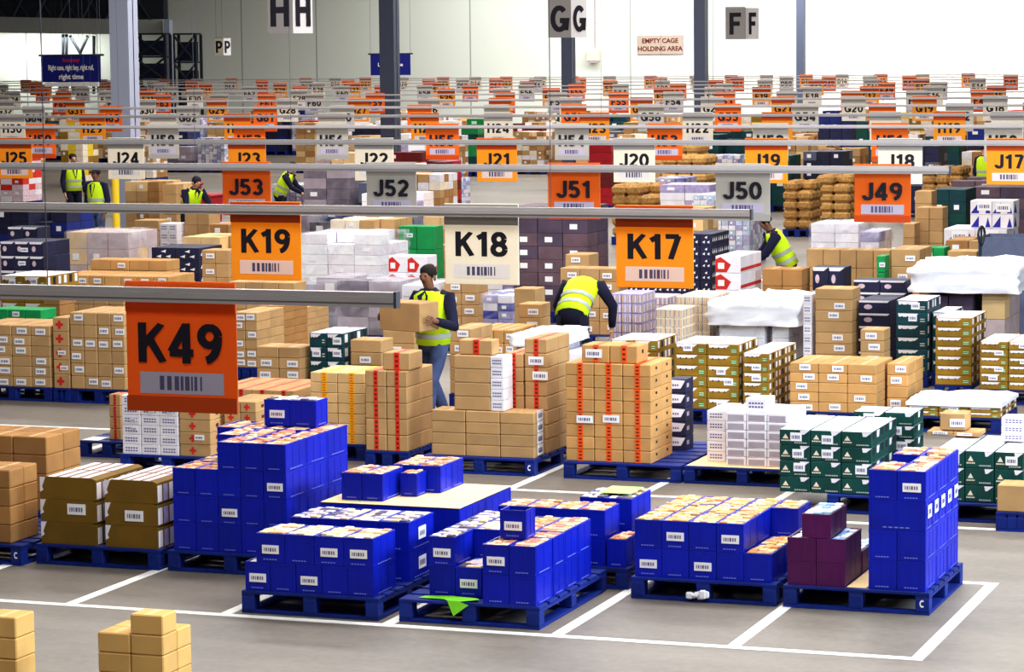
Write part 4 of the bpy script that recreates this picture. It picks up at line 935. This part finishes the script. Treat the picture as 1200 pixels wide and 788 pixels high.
def load(sty, x, y, w, d, h, label, group=None, wrapped=False, seed=0, simple=False, pal=True):
    k = (sty, round(w, 2), round(d, 2), round(h, 1), seed)
    if k not in _lm:
        pm = MB(); ph = .16
        for i in range(4): pm.box(0, w, i * (d - .2) / 3, i * (d - .2) / 3 + .2, ph - .03, ph, M_PALLET)
        for bx in (0, w / 2 - .06, w - .12): pm.box(bx, bx + .12, 0, d, 0, ph - .031, M_PALLET)
        _lm[k] = (load_mesh(sty, w, d, h, hash_s(str(k))), pm.mesh('pallet_base'), shell_mesh(w, d, h, seed).mesh('plastic_wrap', True) if wrapped else None)
    g, p, s = _lm[k]
    o = empty('pallet_load', (x, y, .002)); place('stacked_goods', g, o, (0, 0, .162))
    place('pallet_base', p, o)
    if wrapped: place('plastic_wrap', s or _lm.setdefault(k + ('s',), shell_mesh(w, d, h, seed).mesh('plastic_wrap', True)), o, (0, 0, .162))
    return tag(o, label, 'pallet load', group)
def wl(sty, phrase, xl, xr, yt, Y, d=1.0, wrapped=True, seed=0, zb=0):
    X0, zt = P(xl, yt, Y); X1, _ = P(xr, yt, Y)
    return load(sty, X0, Y, X1 - X0, d, zt - .164, f'{STY[sty][0]} {"film wrapped" if wrapped else "stacked"} pallet load, {phrase}', None, wrapped, seed)
wl('mauve', 'tall load between K18 and K17', 600, 688, 242, 39.0, 1.0, False)
wl('beige', 'beside navy stack at left', 77, 150, 272, 39.6, 1.0)
wl('white', 'layered load right of K19', 352, 446, 274, 39.2, 1.1)
wl('blue', 'behind layered load right of K19', 362, 470, 246, 43.0, 1.0)
wl('grey', 'low load behind teal pile', 357, 468, 328, 35.2, 1.1)
wl('white', 'narrow load left of walking man', 470, 500, 334, 34.6, .9, seed=2)
wl('pile', 'low load behind small cartons', 565, 600, 346, 33.8, .9)
wl('white', 'low load in front of bending man', 604, 648, 398, 28.0, .9, seed=3)
wl('white', 'lower load in front of bending man', 656, 712, 414, 28.0, .9, seed=13)
wl('white', 'low load under white sheet', 842, 896, 368, 33.4, 1.2, seed=4)
wl('white', 'second load under white sheet', 904, 924, 368, 33.4, 1.2, seed=5)
wl('mauve', 'draped load at right', 1082, 1140, 328, 34.42, 1.05, False, seed=6)
wl('beige', 'second half of draped load at right', 1150, 1178, 328, 34.42, 1.05, False, seed=7)
wl('white', 'pale load below J49', 950, 1006, 262, 45.6, 1.1, seed=8)
wl('white', 'smaller pale load below J49', 1008, 1030, 272, 45.2, 1.0, seed=9)
wl('lattice', 'pale blue block behind J50', 812, 878, 229, 50.5, 1.2, seed=1)
wl('pile', 'heap left of pale blue block', 768, 801, 209, 56.5, 1.0, seed=1)
wl('potato', 'left sack load right of J50', 917, 951, 213, 58.0, 1.0, False)
wl('potato', 'right sack load near J49', 956, 996, 206, 61.0, 1.0, False, 1)
wl('potato', 'sack load right of J18', 1080, 1128, 196, 62.0, 1.0, False, 2)
wl('potato', 'sack load below J20', 716, 766, 217, 55.0, 1.0, False, 3)
wl('blue', 'stack at far left behind navy cartons', -8, 33, 244, 44.0, 1.0, False)
wl('blue', 'second stack at far left behind navy cartons', 42, 78, 246, 44.2, 1.0, False, 1)
wl('lattice', 'white rods block left of J52', 318, 388, 216, 56.0, 1.0, False, 2)
wl('red', 'red stack right of J52', 489, 521, 190, 56.0, 1.0, False)
wl('red', 'red stack left of J20', 689, 716, 168, 66.0, 1.0, False, 1)
wl('green', 'green stack behind H25', 540, 560, 140, 84.0, 1.0, False)
wl('teal', 'teal stack right of H22', 806, 842, 158, 68.0, 1.0, False)
wl('teal', 'second teal stack right of H22', 850, 888, 154, 68.4, 1.0, False, 1)
wl('blue', 'tall blue stack left of J18', 958, 1000, 134, 76.0, 1.2, False, 2)
wl('teal', 'tall teal stack left of J18', 1003, 1030, 142, 74.0, 1.2, False, 2)
wl('teal', 'teal stack right of J18', 1084, 1124, 160, 68.0, 1.0, False, 3)
wl('teal', 'low teal stack above milk cartons', 1092, 1132, 222, 50.0, 1.0, False, 4)
wl('yellow', 'yellow printed stack behind H29', 70, 96, 140, 76.0, 1.0, False)
wl('yellow', 'yellow printed stack behind H21', 868, 905, 136, 80.0, 1.0, False, 1)
wl('yellow', 'yellow printed stack behind H20', 1052, 1092, 132, 80.0, 1.0, False, 2)
wl('brown', 'dark flat load behind man facing us', 146, 186, 213, 52.0, 1.0, False, 3)
wl('brown', 'pale load left of red bin', 190, 206, 216, 51.0, 1.0, False, 4)
# random loads of the remaining far bays; floor left open where the photo shows floor
OPEN = [(552, 213, 660, 240), (690, 258, 722, 292), (900, 248, 1003, 264), (1030, 262, 1076, 290), (905, 262, 950, 300), (196, 205, 250, 240), (94, 188, 132, 264), (56, 185, 72, 225), (310, 182, 340, 226)]
def proj(X, Y, Z):
    v = Vector((X, Y, Z - CAMH)); k = v.dot(_f); return 600 + FOC * v.dot(_r) / k, 394 - FOC * v.dot(_u) / k
taken = []
for o in list(COL.objects):
    if o.parent is None and o.get('category') in ('pallet', 'pallet load'):
        if o.type == 'EMPTY': mw = [c for c in o.children if c.name.startswith('pallet_base')][0].data
        else: mw = o.data
        xs = [v.co.x for v in mw.vertices]; ys = [v.co.y for v in mw.vertices]
        taken.append((o.location.x + min(xs), o.location.x + max(xs), o.location.y + min(ys), o.location.y + max(ys)))
rr = random.Random(31)
for px, Y in ((113, 49.6), (63, 56.9), (220, 48.85), (322, 55.3), (1137, 63.7), (956, 69.3), (237, 50.2), (214, 54.4), (135, 47.6), (535, 57.2), (899, 38.6)):
    x = P(px, 200, Y)[0]; taken.append((x - .5, x + .5, Y - .5, Y + .9))
for i_, px in enumerate((145.5, 456.5, 666, 821.5, 938.5)): Y = 54.5 + 13.1 * i_; x = P(px, 60, Y)[0]; taken.append((x - .4, x + .4, Y - .4, Y + .4))
RAILN = [(50, 'the H signs'), (57, 'the G51 to G64 signs'), (64, 'the lower G signs'), (71, 'the F46 to F66 signs'), (79, 'the lower F signs'), (87, 'the E signs'), (95, 'the lower E signs'), (200, 'the D signs nearest the wall')]
WT = ['brown'] * 6 + ['mixed'] * 4 + ['teal'] * 2 + ['navy', 'white', 'white', 'grey', 'mustard', 'red', 'blue', 'beige', 'lattice', 'mauve', 'pink', 'potato']
for Y in (40.8, 42.4, 46.6, 48.2, 52.4, 54.0, 58.8, 60.4, 65.2, 66.9, 71.6, 73.4, 78.4, 80.2, 85.6, 87.6, 93.0, 95.2, 100.5, 103.0):
    a, b = P(-20, 180, Y)[0], P(1220, 180, Y)[0]; x = a + rr.random()
    b = min(b, -4.9)
    while x < b - 1:
        h = rr.choice((.7, .9, 1.0, 1.2, 1.3, 1.5)); sty = rr.choice(WT if Y > 50 else ('brown', 'brown', 'mixed', 'white', 'beige', 'brown', 'grey')); w = 1.0
        c = [proj(x, Y, .1), proj(x + w, Y, .1), proj(x, Y, h + .16), proj(x + w, Y + 1, h + .16)]
        u0, u1 = min(q[0] for q in c), max(q[0] for q in c); v0, v1 = min(q[1] for q in c), max(q[1] for q in c)
        ok = all(u1 < q[0] or u0 > q[2] or v1 < q[1] or v0 > q[3] for q in OPEN) and all(x + w < t[0] - .03 or x > t[1] + .03 or Y + 1 < t[2] - .03 or Y > t[3] + .03 for t in taken)
        if ok and rr.random() < .85:
            nm = next(n for q, n in RAILN if Y < q); lb = f'far {STY[sty][0]} load on floor below {nm}'
            load(sty, x, Y, w, 1.0, h, lb, lb, False, rr.randrange(2)); taken.append((x, x + w, Y, Y + 1))
        x += 1.1 + (rr.random() * .3)
# loose plastic over loads
def drape(phrase, xl, xr, yt, Y, d, drop, amp, mt, seed):
    X0, zt = P(xl, yt, Y); X1, _ = P(xr, yt, Y); w = X1 - X0
    m = shell_mesh(w, d, drop, seed, amp); m.mats = [mt]; o = m.build('plastic_sheet', None, (X0, Y, zt - drop), smooth=True); return tag(o, phrase, 'plastic sheet')
drape('crumpled white plastic sheet over the load in front of the bending man', 600, 652, 393, 27.95, 1.0, .12, .03, M_SHEETW, 3)
drape('large white plastic sheet over the low loads right of K17', 834, 931, 356, 33.3, 1.5, .26, .085, M_SHEETW, 4)
drape('crumpled white plastic draped over the mauve load at right', 1072, 1188, 314, 34.28, 1.3, .3, .09, M_SHEETW, 5)

# ------------------------------------------------------------------ trucks, bins, posts
def jack(px, yt, Y, mt, label, rz=0.0):
    x, z = P(px, yt, Y); t = empty('pallet_truck', (x, Y, 0), rz); z = min(z, 1.68)
    MB().cyl((0, 0, .25), (0, -.06, z - .22), .022, mt, 8).build('drawbar', t)
    m = MB(); n = 14; pts = [(.15 * math.sin(2 * math.pi * k / n) * (1.0 if k < 4 or k > 10 else .75), -.07, z - .12 + .12 * math.cos(2 * math.pi * k / n)) for k in range(n)]
    for k in range(n): m.cyl(pts[k], pts[(k + 1) % n], .016, mt, 6)
    m.cyl((0, -.065, z - .23), (0, -.07, z - .02), .014, mt, 6); m.build('handle_loop', t)
    MB().cyl((0, .05, .1), (0, .05, .4), .06, mt, 10).build('hydraulic_pump', t)
    for s_ in (-1, 1): MB().rbox(s_ * .19 - .07, s_ * .19 + .07, .08, 1.1, .07, .13, mt, .01).build('fork', t)
    MB().box(-.26, .26, .08, .16, .07, .2, mt).build('fork_carriage', t)
    for s_ in (-1, 1): MB().cyl((s_ * .07, 0, .09), (s_ * .03, 0, .09), .09, M_INK, 12).build('wheel', t)
    return tag(t, label, 'pallet truck')
jack(1144, 258, 36.05, M_TRUSS, 'dark hand pallet truck with loop handle before the blue white cartons', math.radians(84))
jack(536, 200, 57.2, mat('light_blue_paint', (70, 110, 190), .5), 'light blue hand pallet truck beside the red stack')
def wheelie(px, yt, Y, label):
    x, z = P(px, yt, Y); z = min(z, 1.25); t = empty('wheeled_bin', (x, Y, 0)); w = .3
    m = MB(); m.loft([[(-w * k, -.3 * k, zz), (w * k, -.3 * k, zz), (w * k, .3 * k, zz), (-w * k, .3 * k, zz)] for k, zz in ((.8, .1), (1.0, z - .08))], M_DRED); m.build('bin_body', t)
    MB().rbox(-w - .03, w + .03, -.35, .36, z - .078, z, M_DRED, .03).build('bin_lid', t)
    for s_ in (-1, 1): MB().cyl((s_ * .28, .26, .1), (s_ * .2, .26, .1), .1, M_INK, 12).build('wheel', t)
    MB().cyl((-.22, .4, z - .06), (.22, .4, z - .06), .018, M_DRED, 6).build('push_handle', t)
    return tag(t, label, 'bin')
wheelie(237, 210, 50.2, 'dark red wheeled bin standing left of the J53 sign')
wheelie(214, 207, 54.4, 'second dark red wheeled bin behind the stooping person')
x, z = P(135, 206, 47.6); t = empty('guard_post', (x, 47.6, 0))
MB().cyl((0, 0, .02), (0, 0, z), .07, M_YELLOW, 12).build('post', t); MB().box(0, .45, -.03, .03, z * .62, z * .62 + .1, M_YELLOW).build('guard_arm', t); MB().box(-.15, .15, -.15, .15, 0, .025, M_YELLOW).build('foot_plate', t)
tag(t, 'yellow guard post with side arm beside the man facing us', 'post')

# ------------------------------------------------------------------ people
def tube(m, path, rad, mt, side=(1, 0, 0), n=12, cap=True):
    rings = []; path = [Vector(p) for p in path]
    for i, p in enumerate(path):
        t = (path[min(i + 1, len(path) - 1)] - path[max(i - 1, 0)]).normalized(); a = Vector(side); a = (a - t * a.dot(t))
        a = a.normalized() if a.length > 1e-4 else t.orthogonal().normalized(); c = t.cross(a); rx, ry = rad[i] if isinstance(rad[i], tuple) else (rad[i], rad[i])
        rings.append([p + a * rx * math.cos(2 * math.pi * k / n) + c * ry * math.sin(2 * math.pi * k / n) for k in range(n)])
    m.loft(rings, mt, cap)
def person(X, Y, rz, J, label, trouser=M_BLACKC, jacket=M_NAVYC, skin=M_SKIN, hair=M_HAIR, cap=False, vest=True):
    V = Vector; j = {k: V(v) for k, v in J.items()}
    if 'toL' not in j:
        for s_ in 'LR': j['to' + s_] = j['an' + s_] + V((0, -.17, -.045))
    up = (j['neck'] - j['chest']).normalized(); hd = (j['head'] - j['neck']).normalized(); face = V(J.get('face', (0, -1, 0))).normalized()
    # one continuous body
    vs, es, rs = [], [], []
    def v(p, r, link=None):
        vs.append(tuple(p)); rs.append(r if isinstance(r, tuple) else (r, r)); i = len(vs) - 1
        if link is not None: es.append((link, i))
        return i
    pel = v(j['pelvis'], (.135, .1)); mid = v((j['pelvis'] + j['chest']) / 2, (.125, .09), pel); ch = v(j['chest'], (.15, .1), mid); sh = v(j['chest'].lerp(j['neck'], .72), (.11, .08), ch)
    nk = v(j['neck'], .052, sh); jw = v(j['head'] - hd * .06 + face * .02, .062, nk); hc = v(j['head'] + hd * .01, (.08, .09), jw); v(j['head'] + hd * .085, (.062, .068), hc); v(j['head'] + face * .108 - hd * .012, .014, hc)
    for s_, sg in (('L', 1), ('R', -1)):
        a = v(j['sh' + s_], .058, sh); b = v(j['el' + s_], .04, a); c = v(j['wr' + s_], .028, b)
        d = (j['wr' + s_] - j['el' + s_]).normalized(); sd = V((1, 0, 0)) * sg; sd = (sd - d * sd.dot(d)).normalized(); fw = d.cross(sd) * sg
        pm = v(j['wr' + s_] + d * .075, (.034, .02), c)
        for k in range(4):
            q = j['wr' + s_] + d * .1 + fw * (-.03 + .02 * k); f1 = v(q, .0095, pm); L = (.035, .042, .04, .03)[k]; f2 = v(q + d * L - sd * .008, .0085, f1); v(q + d * L * 1.75 - sd * .03, .007, f2)
        tq = v(j['wr' + s_] + d * .045 + fw * -.04 - sd * .01, .011, pm); v(j['wr' + s_] + d * .085 + fw * -.055 - sd * .025, .009, tq)
        h = v(j['hi' + s_], .085, pel); k_ = v(j['kn' + s_], .056, h); an = v(j['an' + s_], .036, k_); v(j['to' + s_], .03, an)
    me = bpy.data.meshes.new('person'); me.from_pydata(vs, es, []); me.materials.append(skin)
    o = place('person', me, None, (X, Y, 0), rz); md = o.modifiers.new('body', 'SKIN'); md.use_smooth_shade = True
    sk = me.skin_vertices[0].data
    for i, r in enumerate(rs): sk[i].radius = r; sk[i].use_root = i == 0
    o.modifiers.new('smooth', 'SUBSURF').levels = 1; o.modifiers['smooth'].render_levels = 1
    # trousers, jacket, vest, shoes, hair
    m = MB(); tube(m, [j['pelvis'] + (j['chest'] - j['pelvis']) * .3, j['pelvis'], (j['hiL'] + j['hiR']) / 2 - V((0, 0, .07))], [(.165, .115), (.178, .128), (.165, .12)], trouser)
    for s_ in 'LR': tube(m, [j['hi' + s_] + V((0, 0, .04)), j['hi' + s_].lerp(j['kn' + s_], .5), j['kn' + s_], j['kn' + s_].lerp(j['an' + s_], .55), j['an' + s_] + V((0, 0, -.02))], [.1, .092, .074, .068, .06], trouser)
    m.build('trousers', o, smooth=True)
    m = MB(); c2 = j['chest'].lerp(j['neck'], .75)
    tube(m, [j['pelvis'] + (j['chest'] - j['pelvis']) * .05, (j['pelvis'] + j['chest']) / 2, j['chest'], c2, j['neck'] + up * .02], [(.172, .12), (.165, .12), (.19, .13), (.165, .1), (.07, .07)], jacket)
    for s_ in 'LR': tube(m, [j['sh' + s_].lerp(c2, .35), j['sh' + s_], j['sh' + s_].lerp(j['el' + s_], .5), j['el' + s_], j['el' + s_].lerp(j['wr' + s_], .55), j['wr' + s_]], [.075, .078, .066, .058, .05, .042], jacket)
    m.build('jacket', o, smooth=True)
    if vest:
        bands = []; m = MB(); sp = [j['pelvis'] - (j['chest'] - j['pelvis']) * .1, j['pelvis'].lerp(j['chest'], .5), j['chest'], c2, j['neck'] - up * .0]
        tube(m, sp, [(.2, .15), (.19, .142), (.206, .15), (.2, .124), (.085, .085)], M_HIVIS)
        for fr in (.12, .55):
            p = j['pelvis'].lerp(j['chest'], fr); q = j['pelvis'].lerp(j['chest'], fr + .17); bm = MB(); tube(bm, [p, q], [(.205, .156), (.205, .156)] if fr < .5 else [(.204, .153), (.208, .155)], M_REFL, cap=False); bands.append(bm)
        vo = m.build('hi_vis_vest', o, smooth=True)
        for bm in bands: bm.build('reflective_band', vo, smooth=True)
        f = V((0, -1, 0)) if abs(up.z) > .5 else -(up.cross(V((1, 0, 0))))
        dv = MB(); e = .152; a = j['chest'] + f * e; b = c2 + f * .13
        dv.quad([a - (j['chest'] - j['pelvis']) * .25 + f * .012, b + V((.07, 0, 0)) + f * .012, j['neck'] + f * .09, b - V((.07, 0, 0)) + f * .012], jacket); dv.build('jacket_collar', o)
    for s_ in 'LR':
        m = MB(); tube(m, [j['an' + s_] + V((0, .05, -.035)), j['an' + s_] + V((0, .0, -.03)), j['an' + s_].lerp(j['to' + s_], .6) + V((0, 0, -.005)), j['to' + s_] + V((0, -.03, 0))], [.035, .05, .046, .03], M_INK); m.build('shoe', o, smooth=True)
    m = MB(); tube(m, [j['head'] + hd * .015 - face * .045, j['head'] + hd * .06 - face * .03, j['head'] + hd * .1 - face * .015, j['head'] + hd * .125 - face * .01], [(.084, .066), (.093, .088), (.078, .078), (.03, .03)], hair)
    if cap: tube(m, [j['head'] + hd * .065 + face * .06, j['head'] + hd * .055 + face * .16], [(.07, .02), (.05, .012)], hair)
    m.build('hair' if not cap else 'cap', o, smooth=True)
    s2 = V((0, 0, 1)).cross(face); s2 = s2.normalized() if s2.length > .1 else V((1, 0, 0))
    for sg in (-1, 1):
        m = MB(); q = j['head'] + face * .082 + hd * .015 + s2 * sg * .03; tube(m, [q - s2 * .012, q, q + s2 * .012], [.004, .009, .004], M_INK, side=(0, 0, 1), n=6); m.build('eye', o)
        m = MB(); q = j['head'] + s2 * sg * .088 - hd * .01; tube(m, [q - hd * .03, q, q + hd * .028], [(.01, .014), (.014, .022), (.01, .016)], skin, side=tuple(s2), n=8); m.build('ear', o)
    m = MB(); q = j['head'] + face * .087 - hd * .052; tube(m, [q - s2 * .022, q, q + s2 * .022], [.003, .006, .003], M_MAROON, side=(0, 0, 1), n=6); m.build('mouth', o)
    return tag(o, label, 'person')
STAND = dict(pelvis=(0, 0, .95), chest=(0, 0, 1.26), neck=(0, .01, 1.49), head=(0, -.01, 1.63), shL=(.19, .01, 1.42), shR=(-.19, .01, 1.42), elL=(.25, .03, 1.13), elR=(-.25, .03, 1.13), wrL=(.24, -.07, .88), wrR=(-.24, -.07, .88),
             hiL=(.09, 0, .9), hiR=(-.09, 0, .9), knL=(.1, -.02, .49), knR=(-.1, -.02, .49), anL=(.1, 0, .08), anR=(-.1, 0, .08))
def pose(**k): d = dict(STAND); d.update(k); return d
WALK = pose(chest=(0, -.03, 1.26), neck=(0, -.05, 1.49), head=(0, -.09, 1.63), elL=(.335, -.1, 1.12), elR=(-.335, -.1, 1.12), wrL=(.335, -.4, 1.2), wrR=(-.335, -.4, 1.2), knL=(.1, -.2, .52), anL=(.1, -.26, .1), knR=(-.1, .1, .5), anR=(-.1, .33, .16), toL=(.1, -.43, .06), toR=(-.1, .2, .05))
wx = P(508, 400, 27.65)[0]
person(wx, 27.65, math.radians(-14), WALK, 'person in lime hi-vis vest and jeans walking with a carton held at the chest', trouser=M_JEANS, skin=M_SKIND)
c = carton_mb(.52, .34, .3, M_CARD); o = c.build('held_carton', None, (0, 0, 0)); a = math.radians(-14)
cx, cy = -.26, -.6; o.rotation_euler = (0, 0, a); o.location = (wx + cx * math.cos(a) - cy * math.sin(a), 27.65 + cx * math.sin(a) + cy * math.cos(a), 1.10); tag(o, 'brown carton carried in the arms of the walking person in jeans', 'carton')
BEND = pose(pelvis=(0, .06, .98), chest=(0, -.22, 1.18), neck=(0, -.43, 1.3), head=(0, -.55, 1.25), face=(0, -.4, -.9), shL=(.2, -.36, 1.27), shR=(-.2, -.36, 1.27), elL=(.34, -.42, 1.02), elR=(-.34, -.42, 1.02), wrL=(.3, -.5, .78), wrR=(-.3, -.5, .78), hiL=(.1, .05, .93), hiR=(-.1, .05, .93))
bx = P(682, 370, 31.0)[0]
person(bx, 30.7, math.radians(180), BEND, 'person in navy jacket and yellow vest bending forward over cartons, back to us')
LEAN = pose(pelvis=(0, .04, .95), chest=(0, -.1, 1.22), neck=(0, -.2, 1.42), head=(0, -.27, 1.53), shL=(.19, -.15, 1.36), shR=(-.19, -.15, 1.36), elL=(.26, -.3, 1.12), elR=(-.26, -.3, 1.12), wrL=(.2, -.5, 1.0), wrR=(-.2, -.5, 1.0))
LEAN_D = LEAN
person(P(899, 280, 37.6)[0], 38.6, math.radians(-70), LEAN, 'person in lime vest leaning forward below the J50 sign', skin=M_SKIND)
person(P(113, 230, 49.6)[0], 49.6, math.radians(-8), pose(), 'person in navy top and open lime vest standing to face us by the yellow post', trouser=M_JEANS, hair=M_INK, cap=True, skin=M_SKIND)
person(P(63, 210, 56)[0], 56.9, math.radians(50), pose(), 'person in lime vest standing at left below the J25 sign')
person(P(220, 225, 48.8)[0], 48.85, math.radians(60), LEAN, 'person in lime vest stooping before the dark red bins', hair=M_INK)
person(P(322, 205, 55)[0], 55.3, math.radians(100), LEAN, 'person in lime vest leaning beside the J53 sign')
person(P(1137, 195, 62)[0], 63.7, math.radians(150), pose(), 'person in lime vest standing near the J17 sign')
person(P(956, 185, 66)[0], 69.3, math.radians(-60), LEAN, 'person in lime vest leaning by teal cartons left of J18')
